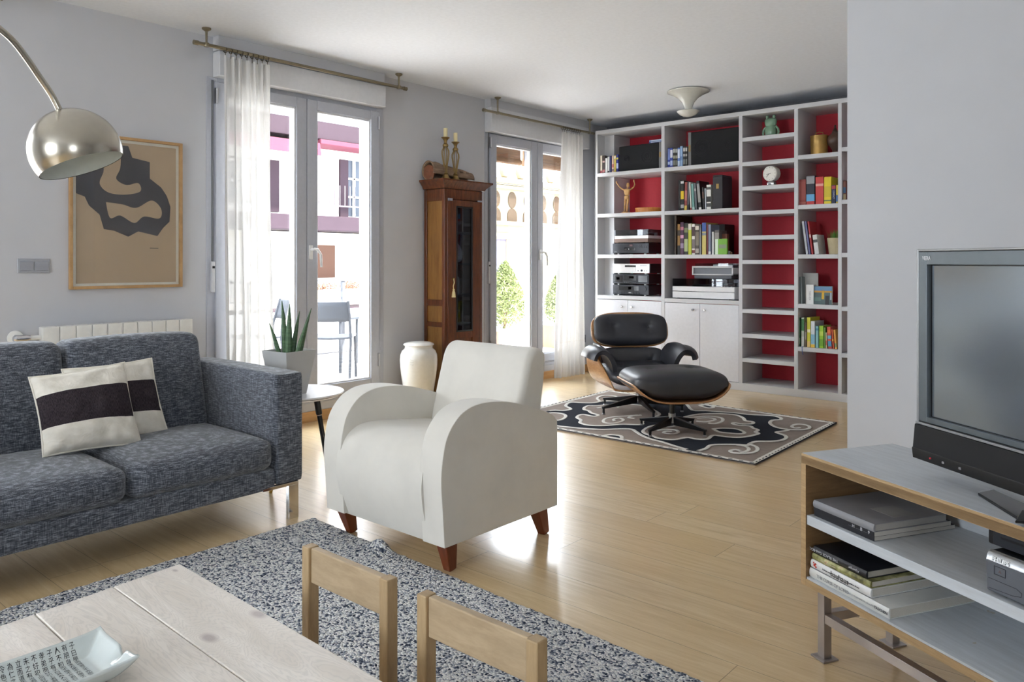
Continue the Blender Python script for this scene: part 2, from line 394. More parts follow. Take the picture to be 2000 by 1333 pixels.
# roller-shutter boxes and headers above the doors
for n, (y0, y1) in ((1, (2.52, 3.885)), (2, (5.09, 6.585)), (3, (-.27, 1.12))):
    o = MB().box(XW, -4.675, y0, y1, 2.527, ROOM_H).build('trim_%d' % n, m_wall, bevel=.003); struct(o)
    k = MB().box(XW, -4.662, y0, y1, 2.338 - .03 * (n == 2), 2.5 - .015 * (n == 2)).box(XW, -4.664, y0 - .0, y1, 2.505 - .015 * (n == 2), 2.527).build('trim_%d' % (n + 3), m_box, bevel=.006, seg=3); struct(k)
# shutter strap winders
for y, lb in ((2.515, 'thin shutter strap and winder left of the curtained balcony door'), (5.135, 'shutter strap and winder beside the narrow wooden cabinet')):
    r = thing('shutter_strap', lb, 'shutter strap', (XW, y, .98))
    MB().box(.004, .007, -.007, .007, .12, 1.34).build('strap', plain('strap_grey', (120, 122, 126), .8), r, smooth=0)
    MB().box(0, .022, -.013, .013, -.03, .17).build('winder', plain('winder_grey', (200, 201, 204), .4), r, bevel=.004)
    MB().box(.021, .024, -.008, .008, .125, .14).build('slot', m_black, r, smooth=0)

# ------------------------------------------------------------------ exterior
m_fac = plain('facade_render', (226, 221, 214), .9, spec=0.05, var=.03)
m_beam = plain('eave_timber', (44, 35, 40), .8, spec=0.05, var=.1)
m_pink = plain('awning_pink', (84, 42, 52), .8, spec=0.05)
m_shut = plain('shutter_brown', (48, 38, 44), .8, spec=0.05)
m_dark = plain('dark_pane', (46, 52, 62), .4, spec=.2)
XF = -14.0
bld = thing('building', 'white apartment building with dark timber bands seen through the wide balcony door', 'building', (XF, 9, -4))
def B(): q = MB(); q.M = shifted(*bld.location); return q
B().box(XF - 6, XF, -4, 12.6, -4, 7.2).build('facade', m_fac, bld, smooth=0)
for z0, z1, dx in ((3.60, 3.96, .9), (1.77, 2.07, .9), (-.1, .2, .9)):
    q = B(); q.box(XF, XF + dx, -4, 12.6, z0, z1); q.build('eave_band', m_beam, bld, bevel=.02)
    q = B(); q.box(XF, XF + .35, -4, 12.6, z0 - .14, z0 - .02); q.build('cornice', plain('cornice_cream', (226, 214, 190), .9), bld, smooth=0)
q = B(); q.box(XF, XF + 1.3, -4, 12.6, 4.55, 4.8); q.build('gutter', plain('gutter_grey', (150, 156, 170), .7), bld, bevel=.02)
q = B(); q.prism([(XF + .05, 3.58), (XF + 1.0, 3.5), (XF + 1.05, 3.25), (XF + 1.0, 3.25), (XF + .95, 3.42), (XF + .05, 3.5)], 6.5, 9.15, 'y'); q.build('awning', m_pink, bld, smooth=0)
q = B(); q.box(XF + .3, XF + .95, 9.2, 12.4, 3.5, 3.6); q.build('rolled_awning', m_pink, bld, bevel=.02)
for y0, z0, z1, sy in ((10.32, 2.15, 3.38, 0), (7.55, 2.3, 3.2, 1.05)):
    q = B(); q.box(XF - .2, XF + .03, y0 + .2, y0 + .95, z0, z1); wi = q.build('window', m_dark, bld, smooth=0)
    q = B(); q.box(XF + .02, XF + .07, y0 + .36, y0 + .41, z0, z1).box(XF + .02, XF + .07, y0 + .2, y0 + .95, z0 + .4, z0 + .44).box(XF + .02, XF + .07, y0 + .2, y0 + .95, z0 + .8, z0 + .84); q.build('glazing_bar', m_fac, wi, smooth=0)
    q = B(); q.box(XF + .02, XF + .08, y0 + sy, y0 + sy + .22, z0 - .15, z1); q.build('shutter', m_shut, bld, bevel=.01)
q = B(); q.box(XF + .0, XF + .06, 9.42, 10.2, .80, 1.5); q.build('roller_blind', plain('blind_brown', (64, 46, 38), .8, spec=0.05), bld, smooth=0)
q = B()
for i in range(14): q.box(XF + .5, XF + .52, 9.2 + i * .13, 9.215 + i * .13, 2.3, 2.75)
q.box(XF + .49, XF + .53, 9.1, 11.1, 2.3, 2.33); q.build('railing', plain('railing_iron', (70, 60, 66), .6), bld, smooth=0)

# stone building opposite the second door
st = thing('stone_building', 'pale stone building with arched ornament seen through the balcony door beside the bookcase', 'building', (-20, 24, -4))
m_stone = plain('pale_stone', (112, 101, 80), .9, spec=0.05, var=.05)
def Q(): q = MB(); q.M = shifted(*st.location); return q
Q().box(-24, -20, 19, 40, -4, 4.15).build('facade', m_stone, st, smooth=0)
q = Q(); q.box(-20, -19.6, 19, 40, 4.15, 4.35).box(-20, -19.8, 19, 40, 3.95, 4.1).box(-20, -19.75, 19, 40, 2.55, 2.7); q.build('cornice', m_stone, st, bevel=.03)
m_shade = plain('stone_recess_shade', (52, 43, 34), .9, spec=0.05)  # dark colour on roundels and arches stands in for shade in recesses
for i in range(12):
    y = 21.1 + i * .95
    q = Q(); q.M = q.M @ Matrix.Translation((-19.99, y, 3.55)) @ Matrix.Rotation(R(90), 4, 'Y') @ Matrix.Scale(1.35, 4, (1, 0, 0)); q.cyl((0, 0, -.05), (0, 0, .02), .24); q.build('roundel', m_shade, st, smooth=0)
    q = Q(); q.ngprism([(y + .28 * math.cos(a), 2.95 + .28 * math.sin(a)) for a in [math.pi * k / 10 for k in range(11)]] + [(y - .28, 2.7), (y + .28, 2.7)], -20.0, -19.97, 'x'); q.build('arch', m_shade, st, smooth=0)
    q = Q(); q.lathe([(.05, 4.35), (.14, 4.4), (.22, 4.62), (.2, 4.8), (.1, 4.95), (.12, 5.1), (.05, 5.2)], (-19.8, y + .3, 0), 12); q.build('urn', m_stone, st)
q = Q(); q.box(-20.1, -19.96, 21.6, 22.6, -.5, 2.0); q.build('window', plain('lilac_glass', (70, 66, 84), .5, spec=.05), st, smooth=0)
q = Q(); q.box(-20, -19.9, 21.3, 22.9, 2.0, 2.25).box(-20, -19.92, 22.6, 22.9, -.5, 2.0); q.build('window_surround', m_stone, st, bevel=.02)

# balcony
m_deck = plain('balcony_tile', (205, 196, 186), .8, var=.05)
struct(MB().box(-7.8, XW - .3, -3, 12.0, -.35, -.03).build('balcony_floor', m_deck, smooth=0))
m_rail = plain('railing_grey', (84, 87, 94), .45, spec=.15)
rl = thing('balcony_railing', 'grey metal balcony railing with frosted glass panels', 'railing', (-7.4, 4, -.03))
def Q2(): q = MB(); q.M = shifted(*rl.location); return q
q = Q2(); q.box(-7.43, -7.37, -3, 12, .92, .945); q.build('handrail', m_rail, rl, bevel=.004)
for i in range(13):
    q = Q2(); q.box(-7.42, -7.38, -2.9 + i * 1.2, -2.86 + i * 1.2, -.03, .92); q.build('post', m_rail, rl, bevel=.003)
m_frost = plain('frosted_panel', (232, 236, 238), .5)
for i in range(12):
    q = Q2(); q.box(-7.41, -7.395, -2.82 + i * 1.2, -1.74 + i * 1.2, .08, .60); q.build('glass_panel', m_frost, rl, smooth=0)
q = Q2()
for z in (.1, .72, .82): q.box(-7.41, -7.39, -3, 12, z, z + .012)
q.build('rail_wire', m_rail, rl, smooth=0)
# outdoor chairs and table
m_al = plain('silver_outdoor_metal', (62, 65, 70), .5, spec=.08)
def outdoor_chair(x, y, rz, lb):
    r = thing('garden_chair', lb, 'chair', (x, y, -.03), rz, 'grey chairs on the balcony')
    for s in (-1, 1):
        MB().tube([(s * .20, .25, 0), (s * .205, .19, .42), (s * .20, .20, .55), (s * .19, .27, .80)], .014, 8).build('leg', m_al, r)
        MB().tube([(s * .21, -.22, 0), (s * .205, -.16, .42)], .014, 8).build('leg', m_al, r)
    MB().rbox((0, .0, .44), (.215, .21, .012), .01, n=4, deform=lambda q, u, v, w_: (q.x, q.y, q.z - .012 * (1 - u * u))).build('seat', m_al, r)
    MB().grid(lambda u, v: ((u - .5) * .40, .265 - .05 * math.sin(math.pi * u) * -1 - .045 * (1 - v), .60 + .19 * v), 10, 4).build('backrest', m_al, r, solid=.012)
outdoor_chair(-6.42, 4.66, R(226), 'silver grey garden chair facing the railing, nearest the balcony door glass')
outdoor_chair(-6.95, 4.15, R(-20), 'silver grey garden chair partly hidden behind the middle of the balcony door')
gt_ = thing('garden_table', 'grey topped garden table behind the grey balcony chairs', 'table', (-7.02, 5.32, -.03))
MB().box(-.3, .3, -.35, .35, .56, .585).build('tabletop', plain('table_grey', (66, 70, 76), .5, spec=.1), gt_, bevel=.004)
for sx in (-1, 1):
    for sy in (-1, 1): MB().bar((sx * .26, sy * .31, 0), (sx * .26, sy * .31, .56), .025).build('leg', m_al, gt_, bevel=.003)
# planters with shrubs
m_pl = plain('terracotta_planter', (140, 96, 78), .8, spec=.05); m_plw = plain('white_planter', (230, 228, 222), .6)
m_leaf = plain('shrub_leaf', (92, 100, 64), .6, spec=0.05, var=.35); m_twig = plain('twig', (88, 66, 44), .8)
def leafball(bm_, c, rad, n, size, cone=False, seed=1):
    rr = random.Random(seed)
    for _ in range(n):
        d = Vector((rr.gauss(0, 1), rr.gauss(0, 1), rr.gauss(0, 1))).normalized() * (rr.random() ** .4)
        p = Vector((d.x * rad[0], d.y * rad[1], d.z * rad[2]))
        if cone:
            k = 1 - .75 * (p.z / rad[2] * .5 + .5); p.x *= k; p.y *= k
        p += Vector(c); a = Vector((rr.gauss(0, 1), rr.gauss(0, 1), rr.gauss(0, 1))).normalized(); b_ = a.orthogonal().normalized() * size * .4; a = a * size
        bm_.add([p - a, p + b_, p + a, p - b_], [(0, 1, 2, 3)])
def shrub(x, y, h, rad, seed, lb, pw=.25):
    r = thing('potted_shrub', lb, 'plant', (x, y, -.03), 0, 'shrubs in planters on the balcony')
    MB().box(-pw, pw, -pw * 1.6, pw * 1.6, 0, .30).build('planter', m_plw, r, bevel=.01)
    MB().box(-pw - .004, pw + .006, -pw * 1.6 - .004, -pw * 1.6 + .07, 0, .30).build('corner_post', m_pl, r, smooth=0)
    q = MB(); leafball(q, (0, 0, .30 + h / 2), (rad, rad, h / 2), 5200, .022, True, seed); q.build('foliage', m_leaf, r, smooth=0)
    q = MB()
    for k in range(5):
        a = k * 1.3; q.tube([(0, 0, .28), (.05 * math.cos(a), .05 * math.sin(a), .30 + h * .4), (.12 * math.cos(a), .12 * math.sin(a), .3 + h * .75)], [.012, .008, .003], 6)
    q.build('stem', m_twig, r)
shrub(-6.75, 7.62, .90, .40, 3, 'green shrub in a planter behind the left pane of the bookcase-side door')
shrub(-6.75, 8.75, .72, .28, 5, 'green shrub in a planter behind the right pane of the bookcase-side door')
# window boxes across the street
for i in range(3):
    r = thing('flower_box', 'terracotta flower box hung on the far building, %s' % ('nearest the door handle', 'middle of three', 'farthest from the door handle')[i], 'flower box', (XF + .62, 9.55 + i * .62, .40), 0, 'flower boxes across the street')
    MB().box(-.1, .1, -.3, .3, 0, .16).build('trough', m_pl, r, bevel=.01)
    q = MB(); leafball(q, (0, 0, .22), (.12, .3, .12), 260, .03, False, i); q.build('foliage', plain('mixed_blossom', (96, 70, 56), .7, spec=.05, var=.5), r, smooth=0)
# bamboo blind outside the second door
bb = thing('bamboo_blind', 'rolled brown bamboo blind hanging outside the second balcony door', 'blind', (XW - .2, 5.45, 2.15))
m_bam = wood('bamboo', (92, 64, 44), (160, 122, 84), (20, 2, 90), 2, .7)
MB().box(-.01, .01, -.34, .36, -.02, .12).build('slats', m_bam, bb, smooth=0)
q = MB(); q.tube([(0, -.34, -.03), (0, .36, -.03)], .03, 12); q.build('roll', m_bam, bb)
bb2 = copy_tree(bb); bb2.location.y = 6.2; bb2['label'] = 'bamboo blind behind the right-hand leaf of the second balcony door'
# ================================================================== LIVING CORNER
def fabric(name, c1, c2, c3):
    t = NT(name); tc = t.n('ShaderNodeTexCoord')
    def st(scale, n=1.0, d=2):
        mp = t.n('ShaderNodeMapping'); mp.inputs['Scale'].default_value = scale; t.l(tc.outputs['Object'], mp.inputs[0]); return t.noise(mp.outputs[0], n, d, .6)
    h = st((30, 30, 520)); h2 = st((34, 34, 300)); v = st((330, 330, 30))
    a = t.math('MULTIPLY', t.math('ADD', h, h2), .5); m = t.math('ADD', t.math('MULTIPLY', a, .72), t.math('MULTIPLY', v, .28))
    t.col(t.ramp(m, [(.40, c1), (.50, c2), (.60, c3)])); t.set(Roughness=.95, **{'Specular IOR Level': .15, 'Sheen Weight': .35, 'Sheen Roughness': .5})
    t.bump(m, .35, .002); return t.m
m_sofa = fabric('grey_melange_fabric', (44, 47, 54), (76, 80, 88), (134, 138, 146))
SX, SB = -3.01, -3.87
sofa = thing('sofa', 'dark grey melange fabric sofa with box arms on chrome legs', 'sofa', (-3.44, .96, 0))
def A(t_): q = MB(); q.M = shifted(*t_.location); return q
def part_box(parent, name, x0, x1, y0, y1, z0, z1, mat, r=.02, bulge=(0, 0, 0), n=10, rotm=None, deform=None):
    q = A(parent); q.rbox(((x0 + x1) / 2, (y0 + y1) / 2, (z0 + z1) / 2), (abs(x1 - x0) / 2, abs(y1 - y0) / 2, abs(z1 - z0) / 2), r, bulge, n, rot=rotm, deform=deform)
    return q.build(name, mat, parent, smooth=60)
part_box(sofa, 'arm', SB, SX, 1.892, 2.03, .165, .655, m_sofa, .016, (0, 0, .004))
part_box(sofa, 'arm', SB, SX, -.11, .028, .165, .655, m_sofa, .016, (0, 0, .004))
part_box(sofa, 'base', SB + .02, SX - .005, .028, 1.892, .15, .245, m_sofa, .014)
part_box(sofa, 'back_frame', SB, SB + .10, .028, 1.892, .2, .62, m_sofa, .02)
for i in range(3):
    y0 = .03 + i * .62
    part_box(sofa, 'seat_cushion', -3.62, SX - .002, y0 + .002, y0 + .618, .238, .372, m_sofa, .045, (.02, 0, .03), 12)
    part_box(sofa, 'back_cushion', -3.79, -3.62, y0 + .003, y0 + .617, .33, .80, m_sofa, .045, (.03, 0, .01), 12, deform=lambda q, u, v, w_: (q.x - .11 * (w_ - 0.0) * .5, q.y, q.z))
for (x, y, s) in ((SX - .02, 1.94, 1), (SB + .03, 1.94, 1), (SX - .02, -.03, -1), (SB + .03, -.03, -1)):
    q = A(sofa); q.box(x - .012, x + .012, y + .045 * s - .025, y + .045 * s + .025, 0, .152); q.box(x - .012, x + .012, y - .11 * s, y + .07 * s, .15, .165)
    q.build('leg', m_chrome, sofa, bevel=.002)
q = A(sofa); q.tube([(SX + .001, 1.285 + 0, .235), (SX + .001, 1.285, .235)], .001) if False else None

# pillows: cream-charcoal-cream bands, leaning on the back
def pillow_mat():
    t = NT('banded_pillow'); tc = t.n('ShaderNodeTexCoord'); sp = t.n('ShaderNodeSeparateXYZ'); t.l(tc.outputs['UV'], sp.inputs[0])
    wv = t.noise(tc.outputs['UV'], 3, 2); v = t.math('ADD', sp.outputs[1], t.math('MULTIPLY', t.math('SUBTRACT', wv, .5), .02))
    band = t.math('MULTIPLY', t.math('GREATER_THAN', v, .315), t.math('LESS_THAN', v, .715))
    mp = t.n('ShaderNodeMapping'); mp.inputs['Scale'].default_value = (160, 30, 1); t.l(tc.outputs['UV'], mp.inputs[0]); th = t.noise(mp.outputs[0], 1, 3)
    dk = t.ramp(th, [(.35, (40, 34, 38)), (.7, (70, 62, 66))]); lt = t.ramp(t.noise(tc.outputs['UV'], 8, 3), [(.3, (216, 210, 196)), (.7, (234, 229, 218))])
    t.col(t.mix(band, lt, dk)); t.set(Roughness=.95, **{'Specular IOR Level': .15}); t.bump(t.noise(tc.outputs['UV'], 6, 3, .6, .8), .35, .02); return t.m
m_pillow = pillow_mat()
def pillow(lb, TL, TR, BR, BL, th, seed):
    TL, TR, BR, BL = map(Vector, (TL, TR, BR, BL)); cen = (TL + TR + BR + BL) / 4
    nrm = ((TR - TL).cross(TL - BL)).normalized()
    if nrm.x < 0: nrm = -nrm
    r = thing('throw_pillow', lb, 'cushion', tuple(cen), 0, 'banded pillows on the sofa')
    N = 28; vs = []; uv = []; fs = []
    for side in (1, -1):
        for j in range(N + 1):
            for i in range(N + 1):
                u, v = i / N, j / N; p = (BL * (1 - u) + BR * u) * (1 - v) + (TL * (1 - u) + TR * u) * v
                # edges pull inwards between the corners
                e = .03; a = 4 * u * (1 - u); b_ = 4 * v * (1 - v); cx = (BR - BL); cyv = (TL - BL)
                p += cx * e * (1 if u < .5 else -1) * b_ * abs(2 * u - 1) ** 3 + cyv * e * (1 if v < .5 else -1) * a * abs(2 * v - 1) ** 3
                h = th * (a ** .45) * (b_ ** .45); wr_ = mnoise.noise(Vector((u * 4 + seed, v * 5, 0))) * .013 * (a * b_) ** .25 + mnoise.noise(Vector((u * 11, v * 9 + seed, 3))) * .006
                vs.append(p - cen + nrm * (side * h + wr_)); uv.append((u, v))
    M_ = (N + 1) ** 2
    for s in (0, 1):
        for j in range(N):
            for i in range(N):
                a = s * M_ + j * (N + 1) + i; f = (a, a + 1, a + N + 2, a + N + 1); fs.append(f if s == 0 else f[::-1])
    me = bpy.data.meshes.new('cover'); me.from_pydata([tuple(v) for v in vs], [], fs); me.materials.append(m_pillow)
    ul = me.uv_layers.new(name='uv')
    for lo in me.loops: ul.data[lo.index].uv = uv[lo.vertex_index]
    me.shade_smooth(); o = bpy.data.objects.new('cover', me); COL.objects.link(o); o.parent = r
    q = MB(); pts = [BL + (BR - BL) * (i / 12) for i in range(13)] + [BR + (TR - BR) * (i / 12) for i in range(1, 13)] + [TR + (TL - TR) * (i / 12) for i in range(1, 13)] + [TL + (BL - TL) * (i / 12) for i in range(1, 12)]
    # piping follows the pulled-in seam
    pp = []
    for k, p in enumerate(pts):
        s_, tt = divmod(k, 12); tt /= 12; a = 4 * tt * (1 - tt)
        inw = (cen - p); d = [cyv_ for cyv_ in ((TL - BL), (BL - BR), (BL - TL), (BR - BL))][s_ % 4]
        pp.append(p - cen + d * .03 * a)
    q.tube(pp, .004, 6, closed=True); q.build('piping', plain('cream_piping', (222, 216, 204), .9), r)
    return r
sx_ = -3.42
pillow('front striped throw pillow, cream with a dark middle band, leaning against the other', onX(56, 738, -3.45), onX(243, 708, -3.47), onX(276, 867, -3.33), onX(84, 893, -3.31), .075, 2)
pillow('rear striped throw pillow, mostly hidden behind the front one on the sofa', onX(120, 722, -3.56), onX(296, 700, -3.555), onX(330, 850, -3.47), onX(150, 868, -3.44), .045, 7)

# armchair ------------------------------------------------------------
def suede(name, rgb):
    t = NT(name); v = t.coord(); n1 = t.noise(v, 5, 4, .6); n2 = t.noise(v, 260, 2)
    t.col(t.ramp(n1, [(.35, tuple(c * .965 for c in rgb)), (.65, rgb)])); t.set(Roughness=.95, **{'Specular IOR Level': .12, 'Sheen Weight': .3}); t.bump(n2, .12, .001); return t.m
m_suede = suede('cream_suede', (216, 212, 203))
ac = thing('armchair', 'cream suede club armchair with rounded arms and short wooden legs', 'armchair', (-2.35, 2.27, 0))
def smooth_poly(pts, it=2, closed=True):
    for _ in range(it):
        o = []; n = len(pts)
        for i in range(n):
            a = Vector(pts[i]); b_ = Vector(pts[(i + 1) % n]); o += [tuple(a * .75 + b_ * .25), tuple(a * .25 + b_ * .75)]
        pts = o
    return pts
arm = [(1.935, .125), (1.925, .26), (1.918, .36), (1.925, .44), (1.948, .52), (2.0, .58), (2.06, .608), (2.125, .617), (2.2, .614), (2.29, .60), (2.39, .572), (2.48, .543), (2.55, .515), (2.58, .49), (2.592, .45), (2.592, .125)]
def cr(pts, k=6):
    P = [Vector(p) for p in pts]; o = []
    for i in range(len(P) - 1):
        p0 = P[max(i - 1, 0)]; p1 = P[i]; p2 = P[i + 1]; p3 = P[min(i + 2, len(P) - 1)]
        for j in range(k):
            t_ = j / k; o.append(.5 * ((2 * p1) + (-p0 + p2) * t_ + (2 * p0 - 5 * p1 + 4 * p2 - p3) * t_ ** 2 + (-p0 + 3 * p1 - 3 * p2 + p3) * t_ ** 3))
    o.append(P[-1]); return [tuple(p) for p in o]
armc = cr(arm, 4)
for x0, x1 in ((-2.115, -2.0), (-2.70, -2.585)):
    q = A(ac); q.ngprism(armc, x0, x1, 'x'); q.build('arm', m_suede, ac, bevel=.022, seg=5, smooth=50, limit=55)
seat = cr([(1.96, .118), (1.93, .20), (1.912, .29), (1.915, .37), (1.94, .43), (1.99, .468), (2.06, .48), (2.18, .47), (2.42, .438), (2.44, .41), (2.44, .118)], 4)
q = A(ac); q.ngprism(seat, -2.604, -2.096, 'x'); q.build('seat', m_suede, ac, bevel=.02, seg=5, smooth=50, limit=55)
back = cr([(2.44, .13), (2.415, .40), (2.445, .54), (2.48, .66), (2.505, .735), (2.535, .772), (2.575, .782), (2.615, .768), (2.63, .735), (2.622, .64), (2.60, .50), (2.59, .30), (2.588, .13)], 4)
q = A(ac); q.ngprism(back, -2.605, -2.085, 'x'); bk = q.build('backrest', m_suede, ac, bevel=.05, seg=7, smooth=50, limit=55)
# top of the backrest arches slightly
for v in bk.data.vertices:
    yl = v.co.z
    if yl > .5: v.co.z += .018 * (1 - ((v.co.x + 2.345 - 2.35 + .0) / .26) ** 2) * (yl - .5) / .28
m_cherry = wood('cherry_wood', (92, 40, 18), (128, 62, 32), (12, 12, 2), 3, .35)
for (x, y, dx, dy) in ((-2.07, 2.01, -.01, .03), (-2.68, 2.01, -.01, .045), (-2.06, 2.53, .0, .045), (-2.63, 2.53, -.0, .045)):
    q = A(ac); q.bar((x, y, .13), (x + dx, y + dy, 0), .062, .062, (0, 1, 0), .036, .036); q.build('leg', m_cherry, ac, bevel=.004)

# side table ------------------------------------------------------------
m_tw = plain('white_laminate', (228, 228, 232), .35); m_tb = plain('black_lacquer_leg', (18, 18, 20), .35); m_brass = plain('brass', (196, 158, 84), .3, metal=1)
tx, ty, tz = -3.47, 2.30, .475
sd = thing('side_table', 'round white side table with black splayed legs behind the sofa arm', 'table', (tx, ty, 0))
MB().lathe([(0, tz - .018), (.215, tz - .018), (.237, tz - .006), (.24, tz), (.236, tz + .004), (0, tz + .004)], n=64).build('tabletop', m_tw, sd, smooth=40)
MB().lathe([(0, tz - .024), (.19, tz - .024), (.2375, tz - .007), (.237, tz - .005), (0, tz - .018)], n=64).build('underside', m_tb, sd, smooth=40)
for k in range(3):
    a = math.atan2(2.437 - ty, -3.374 - tx) - .25 + k * 2 * math.pi / 3; d = Vector((math.cos(a), math.sin(a), 0)); p0 = d * .10 + Vector((0, 0, tz - .02)); p1 = d * .175; f = lambda t_: p0 + (p1 - p0) * t_
    lg = MB().tube([f(0), f(.19), f(.21)], [.016, .016, .014], 14).tube([f(.22), f(.86)], [.013, .0105], 14).build('leg', m_tb, sd)
    MB().tube([f(.85), f(1.0)], [.0108, .008], 14).build('brass_tip', m_brass, lg)
# plant in square pot, standing on the side table
pot = thing('potted_plant', 'spiky green succulent in a square grey pot on the round table', 'plant', (-3.44, 2.235, tz + .004), R(6))
def frus(q, a0, z0, a1, z1): q.add([(sx * a0, sy * a0, z0) for sx, sy in ((-1, -1), (1, -1), (1, 1), (-1, 1))] + [(sx * a1, sy * a1, z1) for sx, sy in ((-1, -1), (1, -1), (1, 1), (-1, 1))], [(0, 1, 5, 4), (1, 2, 6, 5), (2, 3, 7, 6), (3, 0, 4, 7)])
ph = .222; q = MB(); frus(q, .060, 0, .095, ph)
q.add([(-.06, -.06, 0), (.06, -.06, 0), (.06, .06, 0), (-.06, .06, 0)], [(0, 3, 2, 1)])
q.add([(sx * a, sy * a, ph) for a in (.095, .087) for sx, sy in ((-1, -1), (1, -1), (1, 1), (-1, 1))], [(0, 1, 5, 4), (1, 2, 6, 5), (2, 3, 7, 6), (3, 0, 4, 7)])
q2_ = MB(); frus(q2_, .082, ph - .03, .087, ph); q.v += q2_.v; q.f += [tuple(i + 16 + 4 - 0 for i in f) for f in q2_.f]; q.mi += [0] * len(q2_.f)
q.build('pot', plain('grey_concrete_pot', (176, 176, 174), .7, var=.05, bump=.1), pot, smooth=0, weld=True)
MB().box(-.084, .084, -.084, .084, ph - .03, ph - .02).build('soil', plain('potting_soil', (58, 46, 36), .95, bump=.5), pot, smooth=0)
m_succ = wood('succulent_leaf', (44, 72, 50), (92, 122, 84), (3, 3, 60), 2, .5)
for dx, dy, lx, ly, h, r0 in ((-.05, .0, -.05, 0, .16, .012), (-.02, .01, -.02, 0, .275, .017), (.0, -.01, .005, 0, .26, .018), (.012, .02, .03, .02, .22, .014), (.05, 0, .055, .03, .235, .014), (.045, -.02, .06, 0, .19, .013)):
    # leaves fan out along the picture-plane direction
    dv = Vector((math.cos(YAW - R(6)), math.sin(YAW - R(6)), 0)); ov = Vector((-dv.y, dv.x, 0))
    p0 = dv * dx + ov * dy + Vector((0, 0, ph - .025)); e = dv * lx + ov * ly
    pts = [p0, p0 + e * .3 + Vector((0, 0, h * .35)), p0 + e * .65 + Vector((0, 0, h * .7)), p0 + e * 1.0 + Vector((0, 0, h))]
    MB().tube(pts, [r0, r0 * .95, r0 * .6, .0015], 8).build('leaf', m_succ, pot)

# arc lamp ---------------------------------------------------------------
m_nickel = plain('brushed_nickel_lamp', (176, 170, 158), .24, metal=1)
lamp = thing('arc_lamp', 'brushed metal arc floor lamp with dome shade over the sofa', 'lamp', (-3.20, -1.35, 0))
LC = Vector((0, 0, EYE)) + ray(148, 295) * 2.90
axis = (Vector((cs, sn, 0)) * .36 + Vector((0, 0, -1)) * .93 + Vector((-sn, cs, 0)) * .06).normalized()   # towards the opening
def orient(c, ax):
    z = -ax; x = z.orthogonal().normalized(); y = z.cross(x)
    return Matrix(((x.x, y.x, z.x, c.x), (x.y, y.y, z.y, c.y), (x.z, y.z, z.z, c.z), (0, 0, 0, 1)))
Rd = .158
q = MB(); q.M = shifted(*lamp.location) @ orient(LC, axis)
prof = [(Rd * math.cos(a), Rd * math.sin(a) * 1.0) for a in [R(-22 + k * 4.667) for k in range(25)]]
q.lathe([(max(0, r), z) for r, z in prof], n=64); q.f = [f for f in q.f if len(f) == 4]
q.mi = [0] * len(q.f); dome = q.build('lamp_shade', m_nickel, lamp, smooth=60)
q = MB(); q.M = shifted(*lamp.location) @ orient(LC, axis)
prof = [((Rd - .003) * math.cos(a), (Rd - .003) * math.sin(a)) for a in [R(-22 + k * 4.667) for k in range(25)]]
q.lathe([(max(0, r), z) for r, z in prof], n=64); q.f = [f for f in q.f if len(f) == 4]; q.mi = [0] * len(q.f)
q.build('shade_lining', plain('lamp_white_lining', (226, 230, 226), .5), dome, smooth=60)
q = MB(); q.M = shifted(*lamp.location) @ orient(LC, axis); q.lathe([(0, .09), (.02, .09), (.03, .06), (.028, .035), (0, .025)], n=20); q.build('bulb', plain('opal_bulb', (235, 235, 228), .3), dome)
top = LC - axis * Rd
att = Vector((0, 0, EYE)) + ray(118, 219) * 2.90
seen = [Vector((0, 0, EYE)) + ray(px, py) * d for px, py, d in ((101, 186, 2.88), (78, 152, 2.845), (54, 117, 2.80), (28, 83, 2.75), (0, 57, 2.70))]
arcp = [att] + seen + [Vector((-3.115, .76, 2.035)), Vector((-3.12, .55, 2.115)), Vector((-3.13, .28, 2.17)), Vector((-3.14, -.02, 2.185)), Vector((-3.15, -.35, 2.14)), Vector((-3.16, -.7, 2.0)), Vector((-3.18, -1.02, 1.7)), Vector((-3.19, -1.25, 1.2)), Vector((-3.2, -1.34, .75)), Vector((-3.2, -1.35, .3))]
q = MB(); q.M = shifted(*lamp.location); q.tube([Vector(p) for p in cr(arcp, 8)], .0115, 14); q.build('arc_pole', m_nickel, lamp)
q = MB(); q.M = shifted(*lamp.location); q.tube([att + (att - LC).normalized() * .012, att - (att - LC).normalized() * .02], [.013, .03], 16); q.build('shade_fitting', m_nickel, lamp)
MB().lathe([(0, 0), (.17, 0), (.175, .01), (.175, .05), (.165, .06), (0, .06)], n=48).build('base', plain('marble_base', (226, 224, 220), .25), lamp)
MB().cyl((0, 0, .06), (0, 0, .5), .018).build('upright', m_nickel, lamp)

# framed print -----------------------------------------------------------
m_ofr = wood('light_oak_frame', (164, 128, 84), (190, 154, 108), (3, 3, 3), 4, .5)
y0, y1, z0, z1 = 1.662, 2.309, .992, 1.884
pic = thing('framed_print', 'framed abstract print of dark interlocking shapes on tan paper', 'picture', (XW, (y0 + y1) / 2, z0))
q = A(pic); f = .017; q.box(XW + .002, XW + .028, y0, y0 + f, z0, z1).box(XW + .002, XW + .028, y1 - f, y1, z0, z1).box(XW + .002, XW + .028, y0 + f, y1 - f, z0, z0 + f).box(XW + .002, XW + .028, y0 + f, y1 - f, z1 - f, z1); q.build('frame', m_ofr, pic, bevel=.002)
q = A(pic); q.box(XW + .004, XW + .008, y0 + f, y1 - f, z0 + f, z1 - f); q.build('mat_board', plain('mat_board', (222, 218, 204), .9), pic, smooth=0)
py0, py1, pz0, pz1 = y0 + .037, y1 - .035, z0 + .032, z1 - .034
q = A(pic); q.box(XW + .008, XW + .010, py0, py1, pz0, pz1); sheet = q.build('paper', plain('tan_paper', (176, 154, 124), .9, var=.02), pic, smooth=0)
